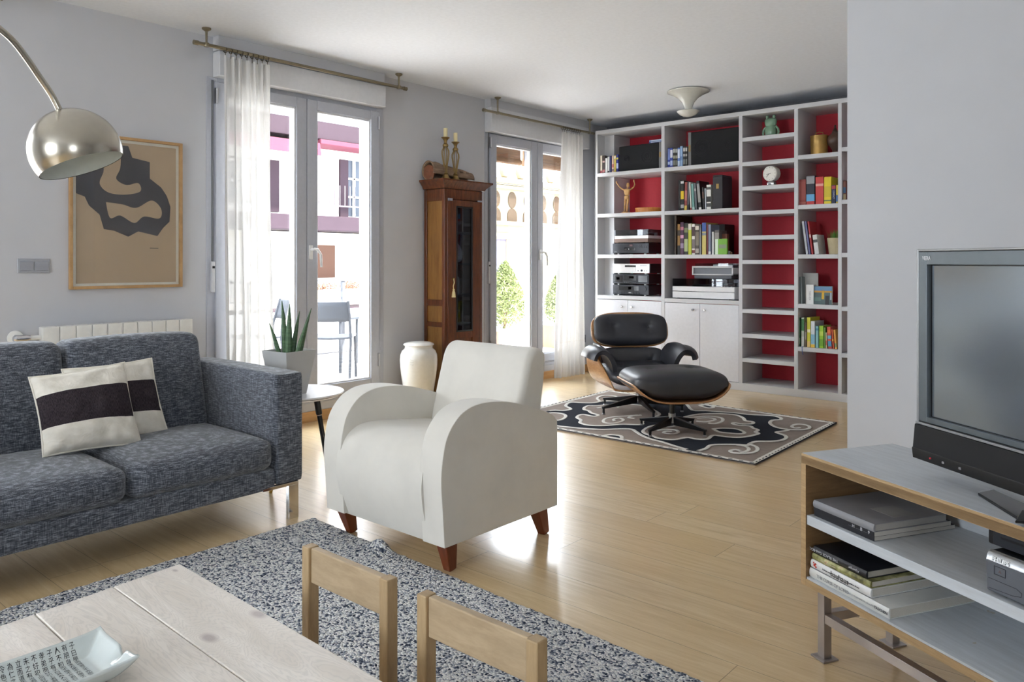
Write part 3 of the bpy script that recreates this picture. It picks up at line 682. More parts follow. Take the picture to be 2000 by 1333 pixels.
W_, H_ = py1 - py0, pz1 - pz0
def UV(u, v): return (py0 + u * W_, pz0 + (1 - v) * H_)
dark = [(0, .02), (.50, .02), (.54, .10), (.72, .12), (.72, .24), (.84, .30), (.90, .36), (.94, .44), (.93, .55), (.86, .60), (.80, .66), (.60, .63), (.50, .67), (.36, .63), (.26, .62), (.22, .52), (.12, .46), (.08, .40), (0, .38)]
q = A(pic); q.prism([UV(*p) for p in cr(dark, 1)], XW + .0101, XW + .0106, 'x'); q.build('dark_shape', plain('black_ink', (42, 40, 46), .9), sheet, smooth=0)
def blob(pts): return [UV(*p) for p in cr(pts + [pts[0]], 5)[:-1]]
for pts in ([(.20, .09), (.40, .08), (.42, .18), (.38, .26), (.48, .30), (.60, .28), (.62, .34), (.46, .37), (.30, .36), (.22, .30), (.26, .20)],
            [(.28, .43), (.44, .44), (.58, .46), (.74, .40), (.84, .46), (.82, .53), (.66, .52), (.56, .57), (.42, .52), (.32, .54)]):
    q = A(pic); q.prism(blob(pts), XW + .0107, XW + .0112, 'x'); q.build('tan_shape', bpy.data.materials['tan_paper'], sheet, smooth=0)
q = A(pic); q.box(XW + .0101, XW + .0105, UV(.72, 0)[0], UV(.81, 0)[0], UV(0, .752)[1], UV(0, .748)[1]); q.build('caption_mark', m_black, sheet, smooth=0)
q = A(pic); q.box(XW + .016, XW + .018, y0 + f, y1 - f, z0 + f, z1 - f); q.build('glazing', glass('picture_glass'), pic, smooth=0)

# wall switch, sockets, radiator ------------------------------------------
m_sil = plain('silver_plastic', (176, 178, 184), .35, metal=.4)
sw = thing('light_switch', 'silver double rocker light switch on the wall beside the framed print', 'switch', (XW, 1.489, 1.126))
MB().box(0, .008, -.08, .08, -.039, .039).build('plate', m_sil, sw, bevel=.003)
for s in (-1, 1): MB().box(.008, .013, s * .037 - .034, s * .037 + .034, -.026, .024).build('rocker', plain('rocker_grey', (150, 152, 160), .4), sw, bevel=.002)
so = thing('wall_socket', 'dark grey power socket low on the wall by the bookcase', 'socket', (XW, 6.593, .346))
MB().box(0, .008, -.04, .04, -.04, .04).build('plate', plain('socket_grey', (120, 122, 128), .4), so, bevel=.003)
MB().cyl((.008, 0, 0), (.009, 0, 0), .022).build('socket_hole', m_black, so)
rad = thing('radiator', 'white sectional radiator on the wall behind the sofa', 'radiator', (-4.68, 1.92, .12))
m_radw = plain('radiator_enamel', (226, 226, 222), .35)
for i in range(10):
    yc = -.42 + .0425 + i * .0835
    MB().rbox((0, yc, .34), (.036, .0412, .335), .005, n=6).build('section', m_radw, rad, smooth=50)
q = MB(); q.tube([(0, -.42, .62), (0, -.50, .62)], .012, 12)
q.build('pipe', m_radw, rad)
q = MB(); q.M = Matrix.Translation((0, -.50, .62)) @ Matrix.Rotation(R(90), 4, 'X'); q.lathe([(0, -.03), (.016, -.03), (.02, -.01), (.018, .02), (.022, .04), (.012, .05), (0, .05)], n=16); q.build('valve', m_chrome, rad)
q = MB(); q.M = Matrix.Translation((-.066, -.52, .62)) @ Matrix.Rotation(R(90), 4, 'Y'); q.lathe([(0, 0), (.04, 0), (.036, .008), (.018, .012), (.014, .05), (0, .05)], n=24); q.build('rosette', m_radw, rad)

# curtain rods and curtains --------------------------------------------------
m_rod = plain('aged_brass_rod', (140, 130, 108), .35, metal=.8)
def rod(Y0, Y1, z, by, lb, x=-4.60):
    r = thing('curtain_rod', lb, 'curtain rod', (x, (Y0 + Y1) / 2, z))
    q = A(r); q.tube([(x, Y0, z), (x, Y1, z)], .0115, 14); q.build('rod', m_rod, r)
    q = A(r); q.tube([(x - .027, Y0 + .02, z + .012), (x - .027, Y1 - .02, z + .012)], .006, 10); q.build('track', m_rod, r)
    for ye, s in ((Y0, -1), (Y1, 1)):
        q = A(r); q.cyl((x, ye - s * .02, z), (x, ye + s * .008, z), .015, n=16); q.build('finial', m_rod, r)
    for y in by:
        q = A(r); q.tube([(x, y, ROOM_H), (x, y, ROOM_H - .008), (x, y, ROOM_H - .022), (x, y, z + .01)], [.028, .028, .008, .006], 16); q.lathe([(.016, z - .012), (.018, z), (.016, z + .012)], (x, y, 0), 16); q.build('bracket', m_rod, r)
    return r
rod(2.325, 4.03, 2.496, (2.40, 3.96), 'aged brass curtain rod above the wide balcony door')
rod(4.92, 6.56, 2.462, (5.10, 6.50), 'aged brass curtain rod above the door next to the bookcase')
rod(-.75, 1.29, 2.505, (.6, 1.2), 'end of a brass curtain rod at the top of the picture over the print wall')
def cloth_mat(name, rgb, dens=.95):
    t = NT(name); v = t.coord((140, 140, 60)); nz = t.noise(v, 1.5, 3)
    t.b.inputs['Roughness'].default_value = .95; c = t.mix(nz, tuple(x * .96 for x in rgb), rgb); t.col(c); t.b.inputs['Specular IOR Level'].default_value = .1
    tl = t.n('ShaderNodeBsdfTranslucent'); t.l(c, tl.inputs[0]); m1 = t.n('ShaderNodeMixShader'); m1.inputs[0].default_value = .22
    t.l(t.b.outputs[0], m1.inputs[1]); t.l(tl.outputs[0], m1.inputs[2])
    tr = t.n('ShaderNodeBsdfTransparent'); m2 = t.n('ShaderNodeMixShader'); m2.inputs[0].default_value = dens
    t.l(tr.outputs[0], m2.inputs[1]); t.l(m1.outputs[0], m2.inputs[2]); t.l(m2.outputs[0], t.out.inputs[0]); return t.m
m_cur = cloth_mat('white_linen', (222, 221, 219))
m_ring = plain('curtain_ring', (92, 82, 66), .4, metal=.8)
def curtain(Ya, Yb, Ya2, Yb2, ztop, zbot, folds, lb, x=-4.60, seed=0, hem=.26):
    r = thing('curtain', lb, 'curtain', (x, (Ya + Yb) / 2, zbot)); n = 150; m = 40
    def fn(u, v):
        z = zbot + (ztop - zbot) * v; k = v ** 1.0
        y = (Ya + (Yb - Ya) * u) * k + (Ya2 + (Yb2 - Ya2) * u) * (1 - k)
        ph_ = folds * 2 * math.pi * (u + .012 * math.sin(7 * u + seed)) + seed
        am = .017 + .016 * (1 - v) ** .7 + .006 * math.sin(3.1 * u * 2 + seed)
        dx = am * math.sin(ph_ + .5 * math.sin(2 * v + seed)) + .005 * math.sin(ph_ * 2.3 + 4 * v)
        return (x + dx, y + .006 * math.sin(ph_ * .5 + 5 * v), z)
    q = MB(); q.M = shifted(*r.location); q.grid(fn, n, m); q.build('cloth', m_cur, r, smooth=180)
    q = MB(); q.M = shifted(*r.location)
    q.grid(lambda u, v: tuple(Vector(fn(u, (hem + .004 * v) / (ztop - zbot))) + Vector((.0012, 0, 0))), n, 1); q.build('hem_seam', plain('hem_thread', (206, 202, 194), .9), r, smooth=180)
    nr = 9
    for i in range(nr):
        yy = Ya + (Yb - Ya) * (i + .3) / nr
        q = MB(); q.M = shifted(*r.location); q.tube([(x + .0155 * math.cos(a), yy + .003 * math.sin(a * 3), ztop + .036 + .0155 * math.sin(a)) for a in [2 * math.pi * k / 14 for k in range(14)]], .003, 6, closed=True)
        q.tube([(x, yy, ztop + .018), (x, yy, ztop - .01)], .002, 6); q.build('ring', m_ring, r)
    return r
curtain(2.515, 2.85, 2.53, 2.87, 2.452, .03, 6.5, 'white linen curtain drawn to the left of the wide balcony door', seed=.4)
curtain(6.03, 6.345, 5.93, 6.36, 2.418, .02, 6.0, 'white linen curtain with a deep hem at the door beside the bookcase', seed=2.0, hem=.34)

# narrow display cabinet ------------------------------------------------------
m_wal = wood('walnut_red', (72, 35, 15), (114, 60, 27), (16, 16, 1.6), 3, .24, .4)
m_walp = wood('walnut_amber', (120, 80, 34), (162, 116, 58), (14, 14, 1.2), 3, .3, .3)
cb = thing('display_cabinet', 'tall narrow walnut display cabinet with a glazed door between the windows', 'cabinet', (-4.62, 4.565, 0))
cx0, cx1, cy0, cy1, cz = XW + .02, -4.491, 4.342, 4.785, 1.735
q = A(cb); e = .03
for (x, y) in ((cx0, cy0), (cx1 - e, cy0), (cx0, cy1 - e), (cx1 - e, cy1 - e)): q.box(x, x + e, y, y + e, 0, cz)
q.box(cx0 + e, cx1 - e, cy0 + .004, cy0 + e, 1.64, cz).box(cx0 + e, cx1 - e, cy0 + .004, cy0 + e, .79, .84).box(cx0 + e, cx1 - e, cy0 + .004, cy0 + e, 0, .09).box(cx0 + e, cx1 - e, cy0 + .004, cy0 + e, .62, .66)
q.box(cx1 - e, cx1, cy0 + e, cy1 - e, 1.655, cz).box(cx1 - e, cx1, cy0 + e, cy1 - e, 0, .10)
q.box(cx0, cx0 + .01, cy0 + e, cy1 - e, 0, cz).box(cx0 + e, cx1 - e, cy1 - .02, cy1, 0, cz).box(cx0, cx1, cy0, cy1, .0, .02)
q.build('carcass', m_wal, cb, bevel=.003)
q = A(cb); q.box(cx0 + e, cx1 - e, cy0 + .014, cy0 + .02, .09, 1.66); q.build('side_panel', m_walp, cb, smooth=0)
q = A(cb); prof = [(0, 1.735), (.012, 1.74), (.02, 1.76), (.045, 1.79), (.055, 1.80), (.055, 1.812), (0, 1.812)]
n0 = len(prof)
vs = []; 
for (o_, z) in prof: vs += [(cx0, cy0 - o_, z), (cx1 + o_ * .8, cy0 - o_, z), (cx1 + o_ * .8, cy1 + o_ * 1.6, z), (cx0, cy1 + o_ * 1.6, z)]
fs = [(i * 4 + k, i * 4 + (k + 1) % 4, (i + 1) * 4 + (k + 1) % 4, (i + 1) * 4 + k) for i in range(n0 - 1) for k in range(4)] + [(3, 2, 1, 0), tuple((n0 - 1) * 4 + k for k in range(4))]
q.add(vs, fs); q.build('cornice', m_wal, cb, smooth=30)
q = A(cb); dy0, dy1 = cy0 + e + .003, cy1 - e - .003; dx0, dx1 = cx1 - .022, cx1 + .004; gy0, gy1, gz0, gz1 = 4.475, 4.665, .575, 1.60
q.box(dx0, dx1, dy0, gy0, .105, 1.65).box(dx0, dx1, gy1, dy1, .105, 1.65).box(dx0, dx1, gy0, gy1, gz1, 1.65).box(dx0, dx1, gy0, gy1, .52, gz0).box(dx0, dx1, gy0, gy1, .105, .15).box(dx0, dx1 - .012, gy0, gy1, .15, .52)
dr = q.build('door', m_wal, cb, bevel=.004)
q = A(cb); f = .012
q.box(dx1 - .01, dx1 + .002, gy0, gy0 + f, gz0, gz1).box(dx1 - .01, dx1 + .002, gy1 - f, gy1, gz0, gz1).box(dx1 - .01, dx1 + .002, gy0, gy1, gz1 - f, gz1).box(dx1 - .01, dx1 + .002, gy0, gy1, gz0, gz0 + f); q.build('glass_bead', plain('dark_bead', (24, 18, 16), .4), dr, bevel=.002)
q = A(cb); q.box(dx1 - .012, dx1 - .009, gy0, gy1, gz0, gz1); q.build('glass_pane', glass('cabinet_glass', (.55, .58, .64)), dr, smooth=0)
q = A(cb); q.box(dx1 + .0, dx1 + .006, dy0, dy0 + .05, 1.64, 1.66).box(dx1 - .004, dx1 + .006, dy1 - .03, dy1 + .03, 1.648, 1.66); q.build('hinge', m_steel, dr, bevel=.001)
for z in (.62, .86, 1.12, 1.38):
    q = A(cb); q.box(cx0 + .01, cx1 - e, cy0 + .02, cy1 - .02, z, z + .014); q.build('shelf', plain('cabinet_shelf', (70, 58, 52), .6), cb, smooth=0)
tassel = thing('key_tassel', 'cream tassel hanging from the key of the narrow walnut cabinet', 'tassel', (dx1 + .012, 4.43, .86))
MB().tube([(0, 0, .15), (.003, .004, .12), (0, -.004, .09), (0, 0, .06)], .004, 8).build('cord', plain('tassel_cord', (214, 190, 136), .9), tassel)
MB().lathe([(0, .07), (.009, .066), (.008, .055), (.013, .04), (.017, 0), (0, 0)], n=12).build('fringe', plain('tassel_fringe', (222, 202, 150), .95, bump=.4), tassel)
MB().cyl((-.012, 0, .15), (.003, 0, .15), .006, n=10).build('key', m_brass, tassel)
# things seen behind the cabinet glass
fg = thing('amber_glass_bottle', 'amber and green glass bottle on the top shelf inside the walnut cabinet', 'bottle', (-4.56, 4.50, 1.394))
MB().lathe([(0, 0), (.022, 0), (.028, .02), (.026, .06), (.014, .09), (.018, .12), (.01, .15), (.01, .17), (0, .17)], n=20).build('body', plain('amber_glass', (206, 142, 40), .1), fg)
MB().lathe([(0, .17), (.014, .17), (.014, .19), (0, .195)], n=16).build('stopper', plain('green_glass', (60, 110, 50), .15), fg)
pl_ = thing('display_plate', 'pale oval dish standing upright inside the walnut cabinet', 'plate', (-4.58, 4.56, 1.134))
q = MB(); q.M = Matrix.Translation((0, 0, .085)) @ Matrix.Rotation(R(80), 4, 'Y'); q.lathe([(0, .0), (.05, .001), (.062, .006), (.078, .010), (.080, .013), (.06, .010), (0, .006)], n=36, sy=.8); q.build('dish', plain('pale_dish', (210, 208, 200), .3), pl_)
MB().box(-.012, .012, -.03, .03, 0, .012).build('stand', m_black, pl_, bevel=.002)
bk2 = thing('small_book', 'small white book standing on a lower shelf inside the walnut cabinet', 'book', (-4.56, 4.53, .874))
MB().box(-.03, .03, -.012, .012, 0, .15).build('cover', plain('white_cover', (196, 198, 204), .6), bk2, bevel=.002)
MB().box(-.028, .0305, -.009, .009, .003, .147).build('pages', plain('pages_dull', (160, 156, 148), .8), bk2, smooth=0)

# white lidded ceramic jar
jr = thing('ceramic_jar', 'large white glazed ceramic jar with lid on the floor beside the walnut cabinet', 'jar', (-4.50, 4.075, 0))
m_cer = plain('white_glaze', (218, 216, 209), .16, coat=.5)
MB().lathe([(0, 0), (.098, 0), (.102, .01), (.108, .08), (.122, .18), (.136, .27), (.144, .34), (.146, .39), (.142, .43), (.128, .462), (.112, .474), (.108, .482), (.108, .498), (0, .498)], n=56).build('body', m_cer, jr)
MB().lathe([(0, .497), (.108, .497), (.118, .502), (.12, .508), (.112, .517), (.085, .526), (.04, .531), (0, .532)], n=56).build('lid', m_cer, jr)
q = MB(); a0 = -1.0
rr = random.Random(3)
for k in range(9):
    aa = a0 - .22 + .05 * (k % 3) + rr.uniform(-.01, .01) + .06; zz = .405 - .02 * (k // 3); d = Vector((math.cos(aa), math.sin(aa), 0)); rj = .1455
    p = d * rj; tdir = Vector((-d.y, d.x, 0)); q.tube([p + tdir * -.006 + Vector((0, 0, zz + rr.uniform(-.004, .004))), p + Vector((0, 0, zz + rr.uniform(-.006, .006))), p + tdir * .006 + Vector((0, 0, zz))], .0025, 6)
q.build('relief_characters', m_cer, jr)

# candlesticks
m_gold = plain('antique_gold', (150, 124, 76), .4, metal=.8); m_wax = plain('ivory_wax', (232, 218, 170), .5)
def candlestick(x, y, s, lb):
    r = thing('candlestick', lb, 'candlestick', (x, y, 1.812), 0, 'pair of candlesticks on the walnut cabinet')
    MB().lathe([(0, 0), (.050, 0), (.05, .008), (.036, .02), (.022, .045), (.02, .052), (.026, .058), (.018, .066), (.012, .075), (0, .075)], n=24).build('foot', m_gold, r)
    for k in range(6):
        a = k * math.pi / 3; d = Vector((math.cos(a), math.sin(a), 0))
        MB().tube([d * .012 + Vector((0, 0, .07)), d * .016 + Vector((0, 0, .13 * s)), d * .031 + Vector((0, 0, .22 * s)), d * .030 + Vector((0, 0, .245 * s)), d * .016 + Vector((0, 0, .275 * s)), d * .010 + Vector((0, 0, .285 * s))], .0035, 8).build('wire', m_gold, r)
    MB().lathe([(0, .28 * s), (.022, .28 * s), (.024, .295 * s), (.012, .31 * s), (.014, .33 * s), (.024, .345 * s), (.034, .352 * s), (.034, .357 * s), (0, .357 * s)], n=24).build('cup', m_gold, r)
    MB().lathe([(0, .357 * s), (.0165, .357 * s), (.0165, .357 * s + .075), (0, .357 * s + .078)], n=20).build('candle', m_wax, r)
candlestick(-4.60, 4.46, 1.0, 'taller left candlestick of gilt wire with an ivory candle')
candlestick(-4.60, 4.575, .93, 'shorter right candlestick of gilt wire with an ivory candle')
# carved wooden trough behind
tr = thing('wooden_carving', 'rough grey-brown carved hollow log lying on top of the walnut cabinet', 'carving', (-4.66, 4.56, 1.812))
m_drift = wood('driftwood', (116, 92, 72), (160, 136, 112), (30, 4, 30), 2, .85, bump=.5)
def lg_(u, v):
    y = -.24 + .50 * v; rad_ = .086 - .034 * v + .006 * mnoise.noise(Vector((u * 3, v * 9, 1))); a = R(-20 + 330 * u)
    return (rad_ * math.cos(a) * .8 - .0, y, rad_ * (1 + math.sin(a)) * .9 + .002)
MB().grid(lg_, 30, 20).build('log_shell', m_drift, tr, solid=.008)
MB().prism([(-.05, .005), (.05, .005), (.065, .05), (.05, .11), (0, .128), (-.05, .11), (-.06, .05)], -.235, -.225, 'y').build('end_board', wood('carving_end', (110, 66, 44), (146, 92, 64), (20, 20, 20), 2, .7), tr, bevel=.004)
for y in (.02, .10, .17): MB().box(.02, .05, y - .015, y + .02, .085, .094).build('carved_tab', m_drift, tr, bevel=.002)
# ================================================================== BOOKCASE
m_bc = plain('bookcase_lacquer', (200, 201, 204), .5, var=.01); m_bd = plain('cabinet_door_lacquer', (216, 218, 224), .5)
m_red = plain('crimson_back', (196, 40, 56), .6)
YF, YB = 6.57, 7.0
bc = thing('bookcase', 'wall-to-wall grey built-in bookcase with crimson back panels', 'bookcase', (-3.3, 6.8, 0))
XU = [(-4.579, -4.554), (-3.814, -3.778), (-3.028, -2.994), (-2.53, -2.497), (-2.168, -2.138), (-1.78, -1.75)]
for a, b_ in XU:
    q = A(bc); q.box(a, b_, YF, YB, .0, 2.45); q.build('upright', m_bc, bc, bevel=.0015)
q = A(bc); q.box(XU[0][0], XU[-1][1], YF - .002, YB, 2.447, 2.485); q.build('top_panel', m_bc, bc, bevel=.0015)
q = A(bc); q.box(XU[0][0], XU[-1][1], YF - .004, YB, 0, .066); q.build('plinth', m_bc, bc, bevel=.0015)
q = A(bc); q.box(-4.44, XU[-1][1], YB, YB + .012, .06, 2.45); q.build('back_panel', m_red, bc, smooth=0)
q = A(bc); q.box(-4.554, -4.438, 6.70, 7.0, .79, 2.447); q.build('column_casing', m_bc, bc, smooth=0)
th = .036
bays = [(XU[0][1], XU[1][0], [2.05, 1.634, 1.22, .807]), (XU[1][1], XU[2][0], [2.048, 1.631, 1.214, .797]),
        (XU[2][1], XU[3][0], [2.252, 2.033, 1.815, 1.598, 1.379, 1.163, .944, .727, .508, .291]),
        (XU[3][1], XU[4][0], [2.051, 1.629, 1.21, .79, .425]), (XU[4][1], XU[5][0], [2.085, 1.655, 1.22, .78, .40])]
for a, b_, zs in bays:
    for z in zs:
        q = A(bc); q.box(a, b_, YF + .001, YB, z - th, z); q.build('shelf', m_bc, bc, bevel=.0015)
for (a, b_, z1) in ((XU[0][1], XU[1][0], .765), (XU[1][1], XU[2][0], .757)):
    m_ = a + (b_ - a) * .49
    for (c, d, kx) in ((a + .002, m_ - .0015, m_ - .06), (m_ + .0015, b_ - .002, m_ + .055)):
        q = A(bc); q.box(c, d, YF + .002, YF + .022, .07, z1); dd = q.build('door', m_bd, bc, bevel=.0015)
        q = A(bc); q.M = q.M @ Matrix.Translation((kx, YF + .002, .70)) @ Matrix.Rotation(R(90), 4, 'X'); q.lathe([(0, 0), (.006, 0), (.006, .012), (.012, .018), (.013, .024), (.009, .03), (0, .03)], n=16); q.build('knob', m_chrome, dd)

def mt(rgb, rough=.5): return plain('colour_%02x%02x%02x' % rgb, rgb, rough)
m_pages = plain('book_pages', (220, 214, 198), .9)
def spine_x(px, y=6.60): return onY(px, 400, y).x
def book(px0, px1, pyt, z, rgb, lb, grp, marks=(), y=6.60, depth=.15, cat='book', lean=0.0, name='book', txt=None, rough=.5):
    x0, x1 = spine_x(px0, y), spine_x(px1, y); h = onY((px0 + px1) / 2, pyt, y).z - z
    w_ = max(.006, x1 - x0 - .0012)
    q = MB(); q.box(0, w_, 0, .0025, 0, h).box(0, .0022, 0, depth, 0, h).box(w_ - .0022, w_, 0, depth, 0, h)
    o = q.build(name, mt(rgb, rough), bevel=.0008, seg=1); tag(o, lb, cat, grp); o.location = (x0 + .0006, y, z); o.rotation_euler = (0, lean, 0)
    if lean < 0: o.location.z = z + 0
    if lean > 0: o.location.z = z + w_ * math.sin(lean)
    q = MB(); q.box(.0022, w_ - .0022, .0028, depth - .003, .003, h - .003); q.build('pages', m_pages, o, smooth=0)
    for (f0, f1, c) in marks:
        q = MB(); q.box(.0006, w_ - .0006, -.0006, .0001, h * f0, h * f1); q.build('spine_band', mt(c), o, smooth=0)
    if txt:
        body, c, s_, f0 = txt
        text(body, min(s_, w_ * .9), mt(c), frame3((w_ / 2, -.001, h * f0), (0, 0, -1) , (1, 0, 0)), o, squash=.9)
    return o
G = 'video cases left of the small loudspeaker'
for d in ((1172, 1176.3, 304, (214, 204, 184), 'cream slim case with a red foot, first on the top shelf', ((0, .16, (150, 60, 66)),)),
          (1176.5, 1181.5, 304, (58, 44, 40), 'dark brown case with small red marks beside the cream one', ((.05, .2, (170, 90, 90)), (.6, .7, (190, 160, 150)))),
          (1182, 1186.4, 306, (216, 216, 212), 'white case with a black top in the top left bay', ((.9, 1, (20, 20, 22)),)),
          (1186.6, 1190.4, 306, (206, 208, 206), 'plain white slim case with dark foot before the navy case', ((0, .12, (60, 60, 60)),)),
          (1190.6, 1194.6, 304.5, (38, 42, 96), 'navy blue slim case in the top left bay', ()),
          (1195, 1198.8, 304.5, (226, 200, 176), 'peach patterned case between navy and yellow ones', ((.3, .5, (190, 110, 110)), (.1, .2, (120, 100, 110)))),
          (1199, 1203, 303.5, (214, 190, 96), 'mustard yellow case before the royal blue one', ((.8, .95, (232, 226, 206)),)),
          (1203.5, 1207.8, 302, (42, 50, 140), 'royal blue case with a yellow badge next to the small loudspeaker', ((.72, .82, (220, 210, 90)), (.2, .5, (190, 200, 230))))):
    book(d[0], d[1], d[2], 2.05, d[3], d[4], G, d[5], depth=.11, cat='video case', name='video_case')
G = 'video cases left of the large loudspeaker'
for px0, px1, py, c, lb, mk in ((1303.8, 1308.6, 289.5, (48, 66, 160), 'deep blue case with white lettering, first beside the large loudspeaker', ((.15, .3, (190, 204, 235)), (.4, .95, (130, 150, 215)))),
        (1308.9, 1313.9, 289.2, (58, 78, 168), 'second deep blue case beside the first one in the top middle bay', ((.1, .35, (170, 190, 230)), (.5, .9, (225, 230, 245)))),
        (1314.5, 1318.6, 289, (40, 42, 44), 'black case with grey lettering, left one of the inner dark pair', ((.1, .35, (120, 124, 116)), (.45, .6, (150, 150, 130)), (.75, .95, (180, 182, 180)))),
        (1318.9, 1323, 289, (44, 46, 46), 'black case with grey lettering, right one of the inner dark pair', ((.1, .35, (110, 114, 108)), (.45, .6, (150, 150, 130)), (.75, .95, (170, 172, 170)))),
        (1323.3, 1328, 288.6, (96, 128, 196), 'mid blue case with white lettering in the top middle bay', ((.45, .92, (210, 222, 244)), (.05, .3, (180, 196, 220)))),
        (1328.2, 1333.4, 285.6, (146, 176, 214), 'tall pale blue case standing above its neighbours', ((.3, .5, (110, 140, 190)),)),
        (1334, 1338, 286.4, (38, 40, 44), 'black case right after the tall pale blue one', ((.1, .35, (120, 124, 122)), (.5, .62, (170, 170, 168)), (.75, .93, (190, 190, 190)))),
        (1338.3, 1342.4, 286.2, (42, 44, 46), 'black case touching the large loudspeaker', ((.1, .35, (110, 114, 112)), (.5, .62, (160, 160, 158)), (.75, .93, (180, 180, 180))))):
    book(px0, px1, py, 2.048, c, lb, G, mk, depth=.13, cat='video case', name='video_case')

m_spk = plain('speaker_cloth', (22, 23, 27), .9, bump=.3, bscale=900); m_spkb = plain('speaker_body', (16, 16, 18), .4); m_spks = plain('speaker_strip', (112, 112, 114), .4)
m_cone = plain('speaker_ring_grey', (34, 35, 40), .8)  # driver rings, slightly lighter than the grille cloth
def speaker(px0, px1, z, h, y, d, strip_left, cpos, lb, cr_=.07):
    x0, x1 = spine_x(px0, y), spine_x(px1, y); r = thing('loudspeaker', lb, 'loudspeaker', ((x0 + x1) / 2, y + d / 2, z))
    q = A(r); q.box(x0, x1, y + .015, y + d, z, z + h); q.build('body', m_spkb, r, bevel=.004)
    g0, g1 = (x0 + .032, x1 - .004) if strip_left else (x0 + .004, x1 - .030)
    q = A(r); q.box(g0, g1, y, y + .016, z + .006, z + h - .006); q.build('grille', m_spk, r, bevel=.004)
    s0, s1 = (x0, g0 - .001) if strip_left else (g1 + .001, x1)
    q = A(r); q.box(s0, s1, y + .004, y + .016, z, z + h); st_ = q.build('side_strip', m_spks, r, bevel=.002)
    q = A(r); q.box((s0 + s1) / 2 - .009, (s0 + s1) / 2 + .009, y + .002, y + .005, z + h * .42, z + h * .62); q.build('badge', m_gold, st_, bevel=.001)
    for (fx, rad_) in ((cpos, cr_), (1.0 - cpos * .78 if cpos < .5 else .2, cr_ * .45)):
        cxx = g0 + (g1 - g0) * fx
        for rr_ in (rad_, rad_ * .62, rad_ * .28):
            q = A(r); q.tube([(cxx + rr_ * math.cos(a), y - .0005, z + h / 2 + rr_ * math.sin(a)) for a in [2 * math.pi * k / 32 for k in range(32)]], .0022, 6, closed=True); q.build('driver_ring', m_cone, r)
    return r
speaker(1208.5, 1291.5, 2.05, .255, 6.60, .32, False, .72, 'smaller black loudspeaker lying on its side in the top left bay', .062)
speaker(1343.5, 1442.5, 2.048, .315, 6.60, .34, True, .25, 'large black loudspeaker with a grey strip lying in the top middle bay', .08)
y = 6.62; z = 2.306
for k, (c, lb) in enumerate((((52, 74, 150), 'blue video case lying on the smaller loudspeaker, lower of the two'), ((150, 176, 214), 'pale blue video case lying on top of the lower blue one above the loudspeaker'))):
    o = MB().box(0, .16 - .01 * k, 0, .12, 0, .0145).build('video_case', mt(c), bevel=.001); tag(o, lb, 'video case', 'video cases lying on the loudspeaker'); o.location = (-3.98 + .004 * k, y, z + k * .0152)
    MB().box(.02, .13, -.0006, .0001, .004, .011).build('spine_band', mt((214, 222, 236)), o, smooth=0)
    MB().box(.003, .152 - .01 * k, .003, .1205, .002, .0125).build('pages', m_pages, o, smooth=0)

# wooden artist figure and round box
m_lime = wood('limewood', (186, 140, 84), (216, 176, 118), (20, 20, 5), 2, .45)
mq = thing('artist_mannequin', 'jointed wooden artist figure with both arms raised', 'figurine', (spine_x(1223, 6.68), 6.68, 1.634), R(10))
MB().cyl((0, 0, 0), (0, 0, .010), .048, n=28).build('base', m_lime, mq)
k = .93
MB().rbox((0.006, 0, .172 * k), (.024, .017, .022), .014, n=6).build('pelvis', m_lime, mq)
for s in (-1, 1):
    hx, kx, ax = s * .014 + .006, s * .013 - .001, s * .012 - .004
    MB().tube([(hx, 0, .160 * k), (hx, 0, .14 * k), (kx, 0, .09 * k)], [.008, .013, .008], 10).tube([(kx, 0, .088 * k), (kx, 0, .07 * k), (ax, 0, .018)], [.009, .010, .005], 10).build('leg', m_lime, mq)
    MB().rbox((ax, -.012, .017), (.008, .022, .006), .005, n=4).build('foot', m_lime, mq)
MB().rbox((.010, 0, .232 * k), (.03, .018, .034), .016, n=7, deform=lambda q, u, v, w_: (q.x * (1 + .18 * w_), q.y, q.z)).build('chest', m_lime, mq)
MB().cyl((.010, 0, .265 * k), (.014, 0, .285 * k), .006, n=10).build('neck', m_lime, mq)
MB().rbox((.020, 0, .308 * k), (.015, .017, .024), .0145, n=7).build('head', m_lime, mq)
MB().tube([(-.024, 0, .258 * k), (-.055, 0, .275 * k), (-.078, 0, .30 * k)], [.007, .008, .006], 10).tube([(-.08, 0, .302 * k), (-.09, 0, .32 * k), (-.102, 0, .336 * k)], [.006, .0065, .004], 10).rbox((-.106, 0, .345 * k), (.006, .005, .012), .004, n=4).build('arm', m_lime, mq)
MB().tube([(.042, 0, .255 * k), (.062, 0, .268 * k), (.082, 0, .285 * k)], [.007, .008, .006], 10).tube([(.084, 0, .288 * k), (.092, 0, .312 * k), (.086, 0, .338 * k)], [.006, .0065, .004], 10).rbox((.084, 0, .348 * k), (.006, .005, .012), .004, n=4).build('arm', m_lime, mq)
rb = thing('round_wooden_box', 'low round orange wooden box on the shelf by the artist figure', 'box', (spine_x(1267, 6.74), 6.74, 1.634))
m_ora = wood('orange_veneer', (186, 108, 40), (220, 148, 66), (40, 40, 1), 3, .35)
MB().lathe([(0, 0), (.13, 0), (.131, .03), (0, .03)], n=48).build('body', m_ora, rb, bevel=.001)
MB().lathe([(0, .0305), (.133, .0305), (.134, .046), (.13, .049), (0, .049)], n=48).build('lid', m_ora, rb)

